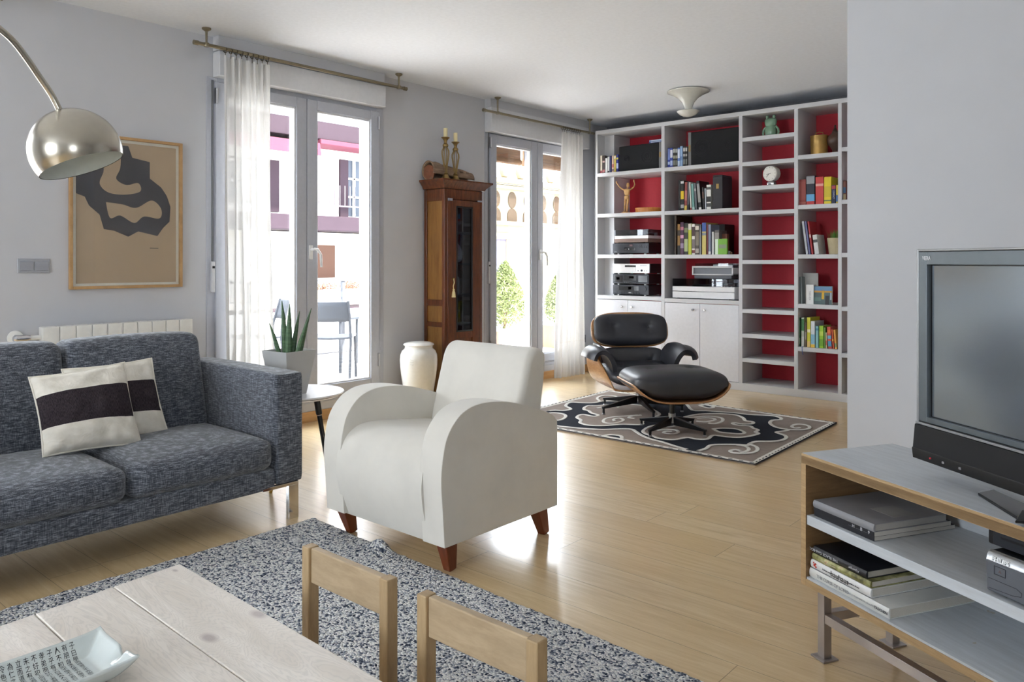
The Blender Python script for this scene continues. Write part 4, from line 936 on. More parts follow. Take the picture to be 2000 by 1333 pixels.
# middle bay, second shelf
G = 'books left of the dark case'
for a, b_, py, c, lb, mk, ln in ((1325, 1329, 352, (24, 24, 26), 'thin black folder standing first on the second middle shelf', (), 0),
        (1329.2, 1335.8, 353, (24, 24, 26), 'black book with a broad yellow band on its spine', ((.38, .65, (226, 196, 40)), (.08, .2, (150, 150, 150)), (.9, .98, (210, 210, 210))), 0),
        (1336.4, 1341.6, 356, (142, 66, 62), 'brick red book with a yellow foot', ((0, .17, (206, 180, 80)), (.35, .7, (176, 110, 100))), .02),
        (1342, 1345.6, 355, (40, 40, 48), 'slim dark book with white lettering after the brick red one', ((.2, .95, (92, 92, 98)),), .02),
        (1348, 1350.8, 356, (222, 220, 212), 'slim off-white book with red foot', ((0, .08, (170, 60, 60)),), -.05),
        (1352.0, 1357, 359, (110, 158, 152), 'teal book leaning slightly', ((.02, .12, (170, 200, 196)),), -.06),
        (1357.6, 1362, 358, (92, 98, 104), 'steel grey book leaning after the teal one', ((.7, .8, (170, 170, 170)),), -.06),
        (1364.8, 1370.5, 353, (34, 34, 38), 'tall leaning black and white book', ((.0, .08, (220, 220, 220)), (.25, .9, (150, 152, 152))), -.10),
        (1372.6, 1375.6, 366, (50, 46, 48), 'thin dark booklet behind the tall leaning book', ((.5, .8, (120, 90, 80)),), -.05),
        (1377, 1379.2, 368, (206, 212, 222), 'thin pale booklet before the wide white book', (), -.03),
        (1379.8, 1388.6, 361, (226, 226, 222), 'wide white book with a black drawing on its spine', ((.3, .52, (26, 26, 26)), (.1, .25, (60, 60, 60)), (.8, .9, (80, 80, 80))), 0)):
    book(a, b_, py, 1.631, c, lb, G, mk, lean=ln, depth=.2)
cs_ = thing('bottle_case', 'tall dark grey box with a metal badge beside the books', 'box', ((spine_x(1401.5)), 6.68, 1.631))
wv_ = (spine_x(1411) - spine_x(1392)) / 2
q = MB(); q.box(-wv_, wv_, -.08, .12, 0, .295); q.build('body', plain('charcoal_leatherette', (46, 44, 50), .6, bump=.2), cs_, bevel=.004)
MB().box(-wv_ + .002, wv_ - .002, -.078, .118, .296, .31).build('lid', bpy.data.materials['charcoal_leatherette'], cs_, bevel=.003)
MB().box(-.014, .014, -.083, -.08, .185, .23).build('badge', m_gold, cs_, bevel=.001)

# middle bay, third shelf
lean_p = thing('picture_board', 'dark brown board leaning on the left side of the third middle shelf', 'board', (spine_x(1319.5, 6.62), 6.62, 1.214))
MB().box(-.012, .006, 0, .32, 0, .375).build('board', wood('dark_board', (40, 26, 16), (70, 46, 26), (3, 3, 12), 3, .5), lean_p, bevel=.002)
MB().box(.006, .0085, .01, .31, .01, .365).build('panel_edge', plain('panel_sheet_brown', (60, 42, 26), .6), lean_p, smooth=0)  # thin brown sheet on the right face of the board
G = 'tall books left of the green box'
for a, b_, py, c, lb, mk, dp in ((1323, 1328.2, 438, (150, 110, 48), 'amber and black picture book first beside the dark board', ((0, .3, (24, 22, 20)), (.62, .8, (60, 44, 24))), .22),
        (1328.6, 1335.6, 434, (74, 40, 70), 'purple patterned book beside the amber one', ((.2, .35, (150, 130, 160)), (.5, .6, (206, 150, 180)), (.75, .85, (180, 110, 130))), .24),
        (1336, 1343.6, 436, (40, 44, 34), 'dark book with pale green flame design on its spine', ((.1, .5, (164, 178, 130)), (.7, .85, (120, 130, 90))), .24),
        (1344, 1350.6, 437, (186, 196, 60), 'lime green book with a grey top', ((.8, 1, (206, 206, 196)),), .24),
        (1351, 1357.4, 437.5, (226, 222, 216), 'white book with dark red and black lettering', ((.05, .15, (110, 50, 50)), (.2, .5, (120, 110, 110)), (.6, .9, (70, 50, 50))), .24),
        (1357.8, 1365.2, 438.5, (70, 62, 54), 'brown book with white capital lettering', ((.05, .2, (170, 160, 150)), (.3, .75, (126, 118, 104)), (.82, .95, (214, 208, 196))), .24),
        (1366, 1369.4, 439, (100, 100, 106), 'slim grey book between brown and blue ones', ((0, .9, (132, 132, 136)),), .2),
        (1371, 1379.2, 435, (206, 190, 110), 'thick pale yellow book with a blue top', ((.72, 1, (54, 86, 160)), (.6, .68, (120, 130, 140))), .24),
        (1379.8, 1383, 438, (112, 42, 52), 'slim wine red book beside the blue-topped one', (), .22),
        (1383.3, 1388.6, 438.6, (124, 134, 156), 'slate blue book with a white foot mark', ((.02, .1, (220, 220, 220)),), .22),
        (1390.4, 1394.4, 453, (214, 216, 214), 'short white booklet in front of the black box', (), .18),
        (1395.4, 1404.6, 450, (96, 92, 92), 'dark notebook with a small picture behind the green box', ((.5, .9, (150, 146, 142)), (.0, .2, (70, 120, 90))), .16)):
    book(a, b_, py, 1.214, c, lb, G, mk, depth=dp)
gb_ = thing('green_box', 'bright green small box with a white end on the third shelf', 'box', (spine_x(1409.5, 6.59), 6.575, 1.214), R(-8))
MB().box(-.06, .062, 0, .02, 0, .142).build('body', plain('leaf_green', (112, 170, 52), .5), gb_, bevel=.001)
MB().box(-.061, -.03, -.0008, .0205, .001, .141).build('end_panel', plain('mint_white', (206, 226, 206), .5), gb_, smooth=0)
MB().box(-.022, .058, -.0008, .0, .055, .09).build('label_band', plain('grey_green', (126, 140, 112), .5), gb_, smooth=0)
bkb = MB().box(0, .12, 0, .2, 0, .285).build('black_box', plain('black_card', (22, 20, 22), .6), bevel=.003); tag(bkb, 'large black box standing behind the short white booklet', 'box'); bkb.location = (spine_x(1391, 6.76), 6.77, 1.214)
bbr = MB().box(0, .075, 0, .05, 0, .19).build('brown_box', plain('rust_card', (120, 66, 46), .6), bevel=.003); tag(bbr, 'small rust brown box behind the bright green one', 'box'); bbr.location = (spine_x(1404.6, 6.66), 6.66, 1.214)
for k_, (px_, sz, c, lb) in enumerate(((1423.5, .016, (196, 200, 198), 'tiny pale trinket to the right of the green box'), (1428, .012, (150, 120, 90), 'tiny brown trinket at the right end of the third middle shelf'))):
    o = MB().rbox((0, 0, sz), (sz, sz, sz), sz * .6, n=5).build('trinket', mt(c), smooth=60); tag(o, lb, 'trinket'); o.location = (spine_x(px_, 6.66), 6.66, 1.214)

# hi-fi ----------------------------------------------------------------
m_hifi = plain('hifi_black', (38, 40, 46), .35, metal=.3); m_hs = plain('hifi_silver', (214, 214, 214), .3, metal=.35); m_dark2 = plain('hifi_dark_window', (20, 20, 24), .15)
m_btn = plain('hifi_button', (90, 92, 98), .4); m_plexi = glass('smoked_lid', (.62, .63, .66))
def hifi(px0, px1, z, h, lb, silver=False, kind='cd', y=6.66, dep=.30, cat='hi-fi unit', name='hifi_unit'):
    x0, x1 = spine_x(px0, y), spine_x(px1, y); W = x1 - x0
    r = thing(name, lb, cat, ((x0 + x1) / 2, y + dep / 2, z), 0, 'hi-fi units in the left bay')
    m0 = m_hs if silver else m_hifi; f = .012
    q = A(r); q.box(x0 + .004, x1 - .004, y + .012, y + dep, z + f, z + h); q.build('chassis', m_spkb, r, bevel=.002)
    q = A(r); q.box(x0, x1, y, y + .014, z + f, z + h); fp = q.build('front_panel', m0, r, bevel=.002)
    for sx in (.13, .87):
        for yy in (y + .03, y + dep - .03):
            q = A(r); q.cyl((x0 + W * sx, yy, z), (x0 + W * sx, yy, z + f), .014, n=14); q.build('foot', m_hs, r)
    def win(u0, u1, v0, v1, m, nm='display', d=.002):
        q = A(r); q.box(x0 + W * u0, x0 + W * u1, y - d, y + .001, z + f + (h - f) * v0, z + f + (h - f) * v1); return q.build(nm, m, fp, bevel=.0008)
    def dots(us, v, rad_, m, nm='button'):
        for u in us:
            q = A(r); q.cyl((x0 + W * u, y + .001, z + f + (h - f) * v), (x0 + W * u, y - .005, z + f + (h - f) * v), rad_, n=12); q.build(nm, m, fp)
    if kind == 'dvd':
        win(.34, .64, .64, .84, m_dark2); win(.34, .64, .22, .52, m_hs, 'disc_tray', .003); dots((.70, .71, .88, .94), .25, .004, m_btn); dots((.77, .80, .83, .86, .89, .92), .8, .003, m_btn); dots((.80,), .28, .011, m_hifi, 'dial')
    elif kind == 'deck':
        win(.03, .28, .2, .85, m_dark2, 'cassette_door'); win(.32, .66, .35, .88, m_dark2); win(.72, .97, .2, .85, m_dark2, 'cassette_door', .003); win(.10, .2, .4, .7, mt((120, 122, 128)), 'cassette'); win(.78, .88, .35, .75, mt((190, 190, 192)), 'cassette'); win(.46, .6, .55, .8, mt((130, 90, 96)), 'meter'); dots((.34, .40, .46, .52, .58, .64), .15, .0045, m_btn)
    elif kind == 'receiver':
        win(.17, .56, .45, .88, m_dark2); win(.6, .73, .4, .88, m_dark2, 'keypad'); win(.44, .53, .55, .8, mt((120, 80, 86)), 'meter'); dots((.89,), .6, .022, m_hifi, 'volume_knob'); dots((.57, .65, .73), .16, .008, m_black, 'knob'); dots((.06, .12, .18, .24, .30, .36, .42), .22, .0035, m_btn); win(.45, .52, .14, .24, mt((200, 200, 200)), 'input_plate')
    elif kind == 'cd':
        win(.34, .64, .30, .55, m_dark2, 'disc_tray', .003); win(.48, .56, .7, .88, mt((110, 80, 84))); dots((.46,), .42, .005, m_hs); dots((.74, .79, .84, .89, .94), .78, .004, m_btn); dots((.74, .79, .84, .89, .94), .6, .004, m_btn); win(.05, .12, .16, .2, mt((130, 132, 136)), 'maker_mark', .001)
    return r
hifi(1196.5, 1267, 1.22, .112, 'black disc player under the turntable in the left bay')
tt = thing('turntable', 'wood-based turntable with a clear lid on top of the black disc player', 'turntable', (spine_x(1232.5, 6.67), 6.82, 1.332))
def turntable_parts(r, W, D, h, hl, mbody, band, x=0):
    MB().box(-W / 2, W / 2, -D / 2, D / 2, .008, h).build('plinth', mbody, r, bevel=.003)
    for sx in (-1, 1):
        for sy in (-1, 1): MB().cyl((sx * W * .42, sy * D * .42, 0), (sx * W * .42, sy * D * .42, .009), .014, n=12).build('foot', m_black, r)
    if band: MB().box(-W / 2 - .001, W / 2 + .001, -D / 2 - .001, D / 2 + .001, h - .028, h + .002).build('top_band', band, r, bevel=.002)
    MB().lathe([(0, h + .003), (.145 if D > .3 else .1, h + .003), (.145 if D > .3 else .1, h + .016), (0, h + .016)], (-.03, 0, 0), 40).build('platter', m_black, r)
    MB().tube([(W * .36, D * .3, h + .03), (W * .37, -D * .1, h + .03), (W * .25, -D * .22, h + .024)], .004, 8).cyl((W * .36, D * .3, h), (W * .36, D * .3, h + .035), .018, n=16).build('tonearm', m_hs, r)
    q = MB(); e = .003
    q.box(-W / 2, W / 2, -D / 2, -D / 2 + e, h + .003, h + hl).box(-W / 2, W / 2, D / 2 - e, D / 2, h + .003, h + hl).box(-W / 2, -W / 2 + e, -D / 2, D / 2, h + .003, h + hl).box(W / 2 - e, W / 2, -D / 2, D / 2, h + .003, h + hl).box(-W / 2, W / 2, -D / 2, D / 2, h + hl - e, h + hl)
    q.build('dust_cover', m_plexi, r, smooth=0)
turntable_parts(tt, .395, .30, .075, .062, wood('turntable_wood', (110, 88, 78), (140, 116, 104), (2, 20, 20), 3, .5), m_hs)
hifi(1197, 1268, 1.022, .105, 'silver disc player on top of the three-unit hi-fi stack', True, 'dvd')
hifi(1197, 1267, .914, .108, 'black twin cassette deck in the middle of the hi-fi stack', False, 'deck')
hifi(1197, 1267, .807, .107, 'black receiver with volume knob at the bottom of the hi-fi stack', False, 'receiver')
# middle bay, lowest open shelf
t1 = thing('turntable', 'long white turntable with smoked lid on the lowest open shelf', 'turntable', ((spine_x(1313, 6.62) + spine_x(1435, 6.62)) / 2, 6.79, .797))
Wt = spine_x(1434.5, 6.62) - spine_x(1313.5, 6.62)
m_wt = plain('white_turntable', (226, 226, 228), .35)
turntable_parts(t1, Wt, .34, .118, .072, m_wt, None)
MB().box(-Wt / 2 - .001, Wt / 2 + .001, -.1712, -.170, .068, .073).build('groove', m_dark2, t1, smooth=0)
for i in range(4): MB().box(Wt * (.28 + i * .055), Wt * (.28 + i * .055) + .012, -.168, -.15, .119, .126).build('button', m_wt, t1, bevel=.001)
t2 = thing('record_player', 'small white framed record player resting on the long white turntable', 'record player', ((spine_x(1351, 6.70) + spine_x(1432, 6.70)) / 2, 6.83, .797 + .118 + .073))
W2 = spine_x(1431.5, 6.70) - spine_x(1351, 6.70)
MB().box(-W2 / 2 + .02, W2 / 2 - .02, -.12, .12, 0, .032).build('base', plain('record_player_grey', (96, 98, 106), .4), t2, bevel=.003)
q = MB(); h0, h1 = .033, .118
q.box(-W2 / 2, W2 / 2, -.13, .13, h1 - .016, h1).box(-W2 / 2, W2 / 2, -.13, .13, h0, h0 + .012).box(-W2 / 2, -W2 / 2 + .014, -.13, .13, h0, h1).box(W2 / 2 - .014, W2 / 2, -.13, .13, h0, h1); q.build('frame', m_wt, t2, bevel=.003)
MB().box(-W2 / 2 + .014, W2 / 2 - .014, -.115, .12, h0 + .012, h1 - .016).build('inset', plain('inset_grey', (120, 124, 132), .4), t2, smooth=0)
MB().box(-W2 / 2 + .03, W2 / 2 - .01, -.12, .12, h1, h1 + .026).build('dust_cover', m_plexi, t2, smooth=0)
MB().box(-.01, W2 / 2 - .02, -.09, .02, h1, h1 + .014).build('control_block', m_hs, t2, bevel=.002)

# narrow bay figures ------------------------------------------------------
m_gr = plain('celadon_glaze', (116, 150, 124), .25, coat=.4)
fg2 = thing('ceramic_figurine', 'pale green glazed figurine with two knobs on top of the narrow bay', 'figurine', (spine_x(1505.5, 6.66), 6.66, 2.252))
MB().lathe([(0, 0), (.044, 0), (.052, .015), (.054, .05), (.048, .078), (.043, .09), (.05, .105), (.055, .128), (.05, .148), (.034, .158), (0, .16)], n=32, sy=.75).build('body', m_gr, fg2)
for s in (-1, 1):
    MB().lathe([(0, .14), (.013, .145), (.012, .16), (.016, .172), (.012, .184), (0, .187)], (s * .030, 0, 0), 16).build('knob', m_gr, fg2)
    MB().tube([(s * .045, 0, .085), (s * .066, 0, .06), (s * .07, 0, .03), (s * .064, -.004, .008)], [.009, .010, .011, .008], 10).build('arm', m_gr, fg2)
ck = thing('clock', 'small white round clock on a dark stand in the narrow bay', 'clock', (spine_x(1507.5, 6.65), 6.65, 1.815), R(-8))
q = MB(); q.M = Matrix.Translation((0, 0, .105)) @ Matrix.Rotation(R(90), 4, 'X'); q.lathe([(0, -.045), (.058, -.045), (.066, -.03), (.068, .03), (.064, .036), (0, .036)], n=48); q.build('case', plain('clock_white', (226, 224, 216), .35), ck)
q = MB(); q.M = Matrix.Translation((0, 0, .105)) @ Matrix.Rotation(R(90), 4, 'X'); q.lathe([(0, .0365), (.059, .0365), (.059, .0375), (0, .0375)], n=48); dial = q.build('dial', plain('clock_dial', (232, 230, 222), .4), ck)
q = MB()
for i in range(12):
    a = i * math.pi / 6; q.bar((.05 * math.cos(a), -.038, .105 + .05 * math.sin(a)), (.056 * math.cos(a), -.038, .105 + .056 * math.sin(a)), .003, .0012, (0, 1, 0))
q.build('hour_marks', m_black, dial, smooth=0)
for ang, ln_ in ((R(200), .030), (R(225), .045), (R(10), .014)):
    MB().bar((0, -.0395, .105), (ln_ * math.cos(ang), -.0395, .105 + ln_ * math.sin(ang)), .003, .001, (0, 1, 0)).build('hand', m_black, dial, smooth=0)
MB().rbox((0, 0, .018), (.034, .03, .018), .01, n=5).build('stand', m_chrome, ck)

# fourth bay --------------------------------------------------------------
m_jug = plain('mottled_brass', (166, 132, 74), .35, metal=.55, var=.35)
jg = thing('metal_canister', 'mottled brass canister with a looped handle in the top right bay', 'canister', (spine_x(1600, 6.72), 6.72, 2.051))
MB().lathe([(0, 0), (.066, 0), (.069, .004), (.07, .08), (.0705, .155), (.0735, .16), (.0735, .168), (.068, .171), (0, .174)], n=40).build('body', m_jug, jg)
MB().tube([(-.035, 0, .172), (-.03, 0, .195), (0, 0, .203), (.03, 0, .195), (.035, 0, .172)], .0035, 8).build('handle', m_jug, jg)
vs_ = thing('stoneware_vase', 'brown lidded stoneware vase partly hidden by the upright', 'vase', (spine_x(1631, 6.74), 6.74, 2.051))
MB().lathe([(0, 0), (.030, 0), (.032, .01), (.020, .03), (.03, .055), (.058, .09), (.066, .12), (.056, .155), (.03, .18), (.022, .19), (0, .19)], n=32).build('body', plain('vase_brown', (84, 62, 52), .4, var=.25), vs_)
MB().lathe([(0, .19), (.026, .19), (.018, .205), (.010, .222), (.006, .228), (.011, .24), (.007, .25), (0, .252)], n=24).build('lid', bpy.data.materials['vase_brown'], vs_)
G = 'dictionaries on the second shelf of the right bay'
book(1559.8, 1574, 351, 1.629, (146, 58, 50), 'brick red thick book first in the row of dictionaries', G, ((.05, .12, (170, 90, 80)), (.2, .92, (158, 74, 64))), depth=.2)
book(1574.6, 1591.2, 343.5, 1.629, (28, 36, 54), 'thick black dictionary with light blue foot and white top text', G, ((.72, .98, (150, 152, 156)), (.12, .36, (96, 164, 210)), (.0, .12, (190, 50, 50))), depth=.2)
book(1592.6, 1608.6, 345.5, 1.629, (196, 58, 56), 'bright red thick dictionary between the black and yellow ones', G, ((.66, .75, (226, 160, 150)),), depth=.2)
book(1609.2, 1623.6, 345.5, 1.629, (226, 202, 34), 'thick yellow dictionary beside the bright red one', G, ((.1, .14, (90, 120, 80)), (.25, .65, (206, 184, 40))), depth=.2)
book(1624, 1632.4, 361.5, 1.629, (30, 34, 66), 'short dark blue dictionary with lettering down the spine', G, ((.78, .96, (170, 60, 70)),), depth=.16, txt=('COMPACT', (214, 214, 220), .016, .7))
book(1632.8, 1636.6, 361.5, 1.629, (224, 200, 60), 'slim yellow and blue book at the end of the dictionaries', G, ((.1, .45, (60, 110, 170)),), depth=.16)
G = 'books leaning to the left in the right bay'
for (a, b_, py, c, lb, mk, ln) in ((1574.2, 1578.6, 432, (186, 188, 196), 'pale grey leaning booklet, leftmost of the leaning four', ((0, 1, (196, 198, 206)),), -.13),
        (1579.6, 1583.4, 432, (110, 110, 156), 'lilac leaning booklet behind the pale grey one', (), -.13),
        (1585, 1588.6, 432, (176, 52, 56), 'red spined leaning book with a photo cover', ((.5, .6, (220, 200, 190)),), -.13),
        (1591, 1600, 459, (206, 206, 206), 'short white leaning book in front of the red one', ((.6, .75, (80, 80, 80)),), -.12)):
    book(a, b_, py, 1.21, c, lb, G, mk, lean=ln, depth=.17)
gp = thing('grass_pot', 'cream woven basket pot with green grass in the right bay', 'plant', (spine_x(1631, 6.70), 6.70, 1.21))
m_bask = plain('woven_cream', (198, 184, 150), .9, var=.15, bump=.9, bscale=120)
MB().lathe([(0, 0), (.046, 0), (.05, .02), (.062, .135), (.058, .137), (.056, .12), (0, .12)], n=32).build('basket', m_bask, gp)
q = MB(); rr = random.Random(9)
for _ in range(110):
    a = rr.uniform(0, 2 * math.pi); r_ = rr.uniform(0, .05); h = rr.uniform(.05, .1); p = Vector((r_ * math.cos(a), r_ * math.sin(a), .118)); e = Vector((math.cos(a), math.sin(a), 0)) * rr.uniform(.0, .035); s_ = Vector((-math.sin(a), math.cos(a), 0)) * .0022
    q.add([p - s_, p + s_, p + e * .5 + s_ * .7 + Vector((0, 0, h * .6)), p + e * .5 - s_ * .7 + Vector((0, 0, h * .6)), p + e + Vector((0, 0, h))], [(0, 1, 2, 3), (3, 2, 4)])
q.build('grass', plain('grass_green', (84, 128, 44), .6, var=.3), gp, smooth=0)
G = 'books in the fourth row of the right bay'
book(1559.2, 1563.2, 541, .79, (112, 124, 124), 'thin grey green book, leftmost above the colourful row', G, (), depth=.2, lean=-.02)
book(1563.8, 1567.4, 541, .79, (128, 138, 138), 'thin pale grey book beside the grey green one', G, (), depth=.2, lean=-.02)
fb = MB().box(0, .128, 0, .012, 0, .262).build('book', mt((168, 168, 164)), bevel=.001); tag(fb, 'light grey book facing outwards behind the white one', 'book', G); fb.location = (spine_x(1567.6, 6.66), 6.665, .79)
MB().box(.002, .1285, .002, .010, .002, .26).build('pages', m_pages, fb, smooth=0)
wb = book(1574.2, 1589.4, 556.5, .79, (226, 226, 224), 'thick white book with grey lettering down the spine', G, (), depth=.055, y=6.595, txt=('YAKUZA', (150, 150, 156), .022, .68))
pb = MB().box(0, .155, 0, .018, 0, .155).build('book', mt((70, 92, 92)), bevel=.001); tag(pb, 'colourful picture book facing outwards with a yellow block', 'book', G); pb.location = (spine_x(1588.2, 6.6), 6.60, .79); pb.rotation_euler = (R(-4), 0, R(-4))
for (u0, u1, v0, v1, c) in ((0, .155, .115, .150, (96, 138, 176)), (.0, .155, .10, .115, (190, 140, 50)), (.07, .092, .045, .125, (222, 178, 46)), (.0, .065, .03, .06, (84, 116, 110)), (.10, .135, .0, .075, (30, 34, 40)), (.14, .155, .04, .1, (160, 170, 180))):
    MB().box(u0 + .001, u1 - .001, -.0008, .0, v0, v1).build('cover_patch', mt(c), pb, smooth=0)
MB().box(.003, .1555, .003, .015, .003, .152).build('pages', m_pages, pb, smooth=0)
G = "children's books in the fifth row of the right bay"
for (a, b_, py, c, lb, mk, ln, dp) in ((1557.8, 1563, 620.5, (40, 96, 64), "dark green children's book, first in its row", ((.1, .3, (150, 180, 140)), (.4, .9, (90, 130, 96))), 0, .2),
        (1565, 1570.6, 620.8, (196, 204, 186), 'white and green book beside the dark green one', ((.0, .35, (220, 222, 214)), (.55, .95, (70, 130, 76))), 0, .2),
        (1571.4, 1575.4, 630, (110, 92, 76), 'slim brown book before the tall yellow one', ((.3, .6, (150, 140, 130)),), 0, .18),
        (1576.2, 1583, 620.6, (206, 204, 56), "tall yellow-green children's book", ((.0, .2, (230, 200, 120)), (.5, .6, (240, 236, 190))), 0, .22),
        (1583.4, 1591.6, 628, (216, 222, 226), 'white book with a blue cloudy foot', ((.0, .12, (230, 190, 70)), (.14, .5, (140, 190, 214))), 0, .22),
        (1592.8, 1598.6, 637.6, (140, 190, 196), 'light blue short book beside the white cloudy one', ((.8, .9, (80, 140, 160)),), 0, .18),
        (1599.8, 1608.4, 636.8, (150, 196, 44), 'lime green book with a flowery spine', ((.1, .4, (110, 160, 40)), (.55, .75, (196, 214, 90))), 0, .18),
        (1608.8, 1612.4, 640, (96, 140, 60), 'slim mid green book after the lime one', (), 0, .18),
        (1612.8, 1615.4, 650, (222, 206, 170), 'thin cream leaning booklet', ((.2, .5, (200, 90, 80)),), -.02, .16),
        (1617.4, 1624.8, 639, (204, 84, 72), 'red and blue leaning book near the end of the colourful row', ((.1, .35, (80, 150, 190)), (.45, .6, (110, 170, 200)), (.7, .85, (226, 120, 60))), -.06, .17),
        (1626.4, 1629.6, 644, (210, 90, 60), 'slim orange red leaning book', ((.4, .5, (230, 200, 90)),), -.08, .16),
        (1630.6, 1634.6, 645, (218, 156, 70), 'slim amber leaning book, last in the colourful row', ((.1, .3, (120, 150, 110)),), -.08, .16)):
    book(a, b_, py, .425, c, lb, G, mk, lean=ln, depth=dp)
q = MB(); xx_ = spine_x(1565, 6.56); q.tube([(xx_, 6.60, .427), (xx_ + .004, 6.566, .427), (xx_ + .006, 6.562, .40), (xx_ + .014, 6.562, .36)], .003, 6)
rbn = q.build('bookmark_ribbon', mt((70, 96, 150))); tag(rbn, 'blue bookmark ribbon hanging over the shelf edge', 'ribbon')
book(1646.6, 1652.2, 353, 1.655, (132, 84, 70), 'tan and blue book at the edge of the partition wall', None, ((.35, .65, (70, 110, 150)), (.0, .3, (190, 170, 130))), depth=.16)
bs = thing('basket', 'cream woven basket at the bottom beside the partition wall', 'basket', (-2.02, 6.72, .066))
MB().lathe([(0, 0), (.075, 0), (.082, .02), (.098, .21), (.092, .212), (.088, .19), (0, .19)], n=32).build('body', m_bask, bs)

# ceiling lamp --------------------------------------------------------------
cl = thing('ceiling_light', 'white flared ceiling light with a small dish below', 'ceiling light', (-3.20, 5.96, ROOM_H))
m_cl = plain('lamp_white_gloss', (206, 206, 198), .2, coat=.4)
MB().lathe([(0, 0), (.16, 0), (.178, -.006), (.176, -.014), (.13, -.034), (.085, -.062), (.052, -.10), (.034, -.142), (.028, -.165), (0, -.165)], n=56).build('flared_body', m_cl, cl)
MB().lathe([(0, -.163), (.03, -.164), (.075, -.168), (.096, -.176), (.094, -.182), (.07, -.204), (.035, -.219), (0, -.224)], n=48).build('dish', m_cl, cl)
# ================================================================== LOUNGE CHAIR, OTTOMAN, PATTERNED RUG
def leather(name, rgb):
    t = NT(name); v = t.coord(); n1 = t.noise(v, 9, 4, .6); n2 = t.noise(v, 220, 3)
    t.col(t.mix(n1, tuple(c * .8 for c in rgb), tuple(c * 1.15 for c in rgb))); t.set(Roughness=.40, **{'Specular IOR Level': .5, 'Coat Weight': .1, 'Coat Roughness': .3}); t.bump(t.math('ADD', t.math('MULTIPLY', n1, .8), t.math('MULTIPLY', n2, .2)), .18, .006); return t.m
m_lea = leather('black_leather', (44, 45, 51))
m_ply = wood('walnut_ply', (150, 100, 60), (196, 148, 98), (5, 5, 22), 3, .3, .3, .03)
m_plye = plain('ply_edge', (126, 82, 48), .5)
m_base = plain('black_cast_metal', (16, 17, 20), .3)
def cushion(q, c, half, rot, buttons, n=26, e=4.2, p_=2.7, curve=0.0, face=-1, extra=None, ax=1):
    """puffed leather cushion: super-ellipse outline, rounded edge, button dimples on the face"""
    o = [0, 1, 2]; o.remove(ax); a_, b_ = o; tmp = MB()
    tmp.rbox((0, 0, 0), (1, 1, 1), .0001, (0, 0, 0), n)
    vs = []
    for v in tmp.v:
        k = ((abs(v[a_]) ** e + abs(v[b_]) ** e) ** (p_ / e) + abs(v[ax]) ** p_) ** (1 / p_)
        u = [v[i] / k for i in range(3)]; P = [u[i] * half[i] for i in range(3)]
        if u[ax] * face > 0:
            for (bx, bz) in buttons:
                d = math.hypot(P[a_] - bx, P[b_] - bz); P[ax] -= face * (math.exp(-(d / .018) ** 2) * .026 + math.exp(-(d / .06) ** 2) * .016)
                # short pleats radiating from the button
                an = math.atan2(P[b_] - bz, P[a_] - bx); P[ax] -= face * .0035 * math.sin(an * 7) * math.exp(-((d - .04) / .03) ** 2)
        P[ax] += face * curve * (u[a_] ** 2)
        if extra: P = extra(P, u)
        P = Vector(P)
        if rot: P = rot @ P
        vs.append(P + Vector(c))
    q.add(vs, tmp.f)
def five_star(parent, n, rad_, h, a0, hub_z0, hub_z1):
    for k in range(n):
        a = a0 + 2 * math.pi * k / n; d = Vector((math.cos(a), math.sin(a), 0)); s_ = Vector((-d.y, d.x, 0))
        q = MB(); z_in, z_out = h, h * .55
        vs = []
        for (rr_, wt, zt, zb) in ((.02, .034, z_in + .012, z_in - .045), (rad_, .024, z_out + .0, z_out - .016)):
            for (sy, z) in ((-1, zb), (1, zb), (1, zt), (-1, zt)): vs.append(d * rr_ + s_ * (sy * wt / 2 * (1 if z == zt else .5)) + Vector((0, 0, z)))
        q.add(vs, [(0, 1, 2, 3), (7, 6, 5, 4), (0, 4, 5, 1), (1, 5, 6, 2), (2, 6, 7, 3), (3, 7, 4, 0)]); lg = q.build('leg', m_base, parent, bevel=.003)
        p = d * (rad_ - .012)
        MB().cyl((p.x, p.y, .012), (p.x, p.y, z_out), .009, n=12).build('leg_post', m_base, lg)
        MB().lathe([(0, 0), (.013, 0), (.013, .008), (.006, .014), (0, .014)], (p.x, p.y, 0), 14).build('glide', m_steel, lg)
    MB().cyl((0, 0, h - .03), (0, 0, hub_z0), .024, n=20).build('hub', m_steel, parent)
    MB().cyl((0, 0, hub_z0), (0, 0, hub_z1), .018, n=20).build('column', m_base, parent)
RUG_T = .010
P0 = Matrix.Translation((0, 0, 0))
ch = thing('lounge_chair', 'black leather lounge chair with moulded walnut shells on a star base', 'lounge chair', (-3.165, 5.115, RUG_T), R(46))
five_star(ch, 5, .335, .105, R(-46) + math.atan2(-.266, -.103), .135, .20)
q = MB(); q.box(-.10, .10, -.02, .02, .198, .212).box(-.02, .02, -.14, .14, .198, .212); q.build('seat_bracket', m_base, ch, bevel=.004)
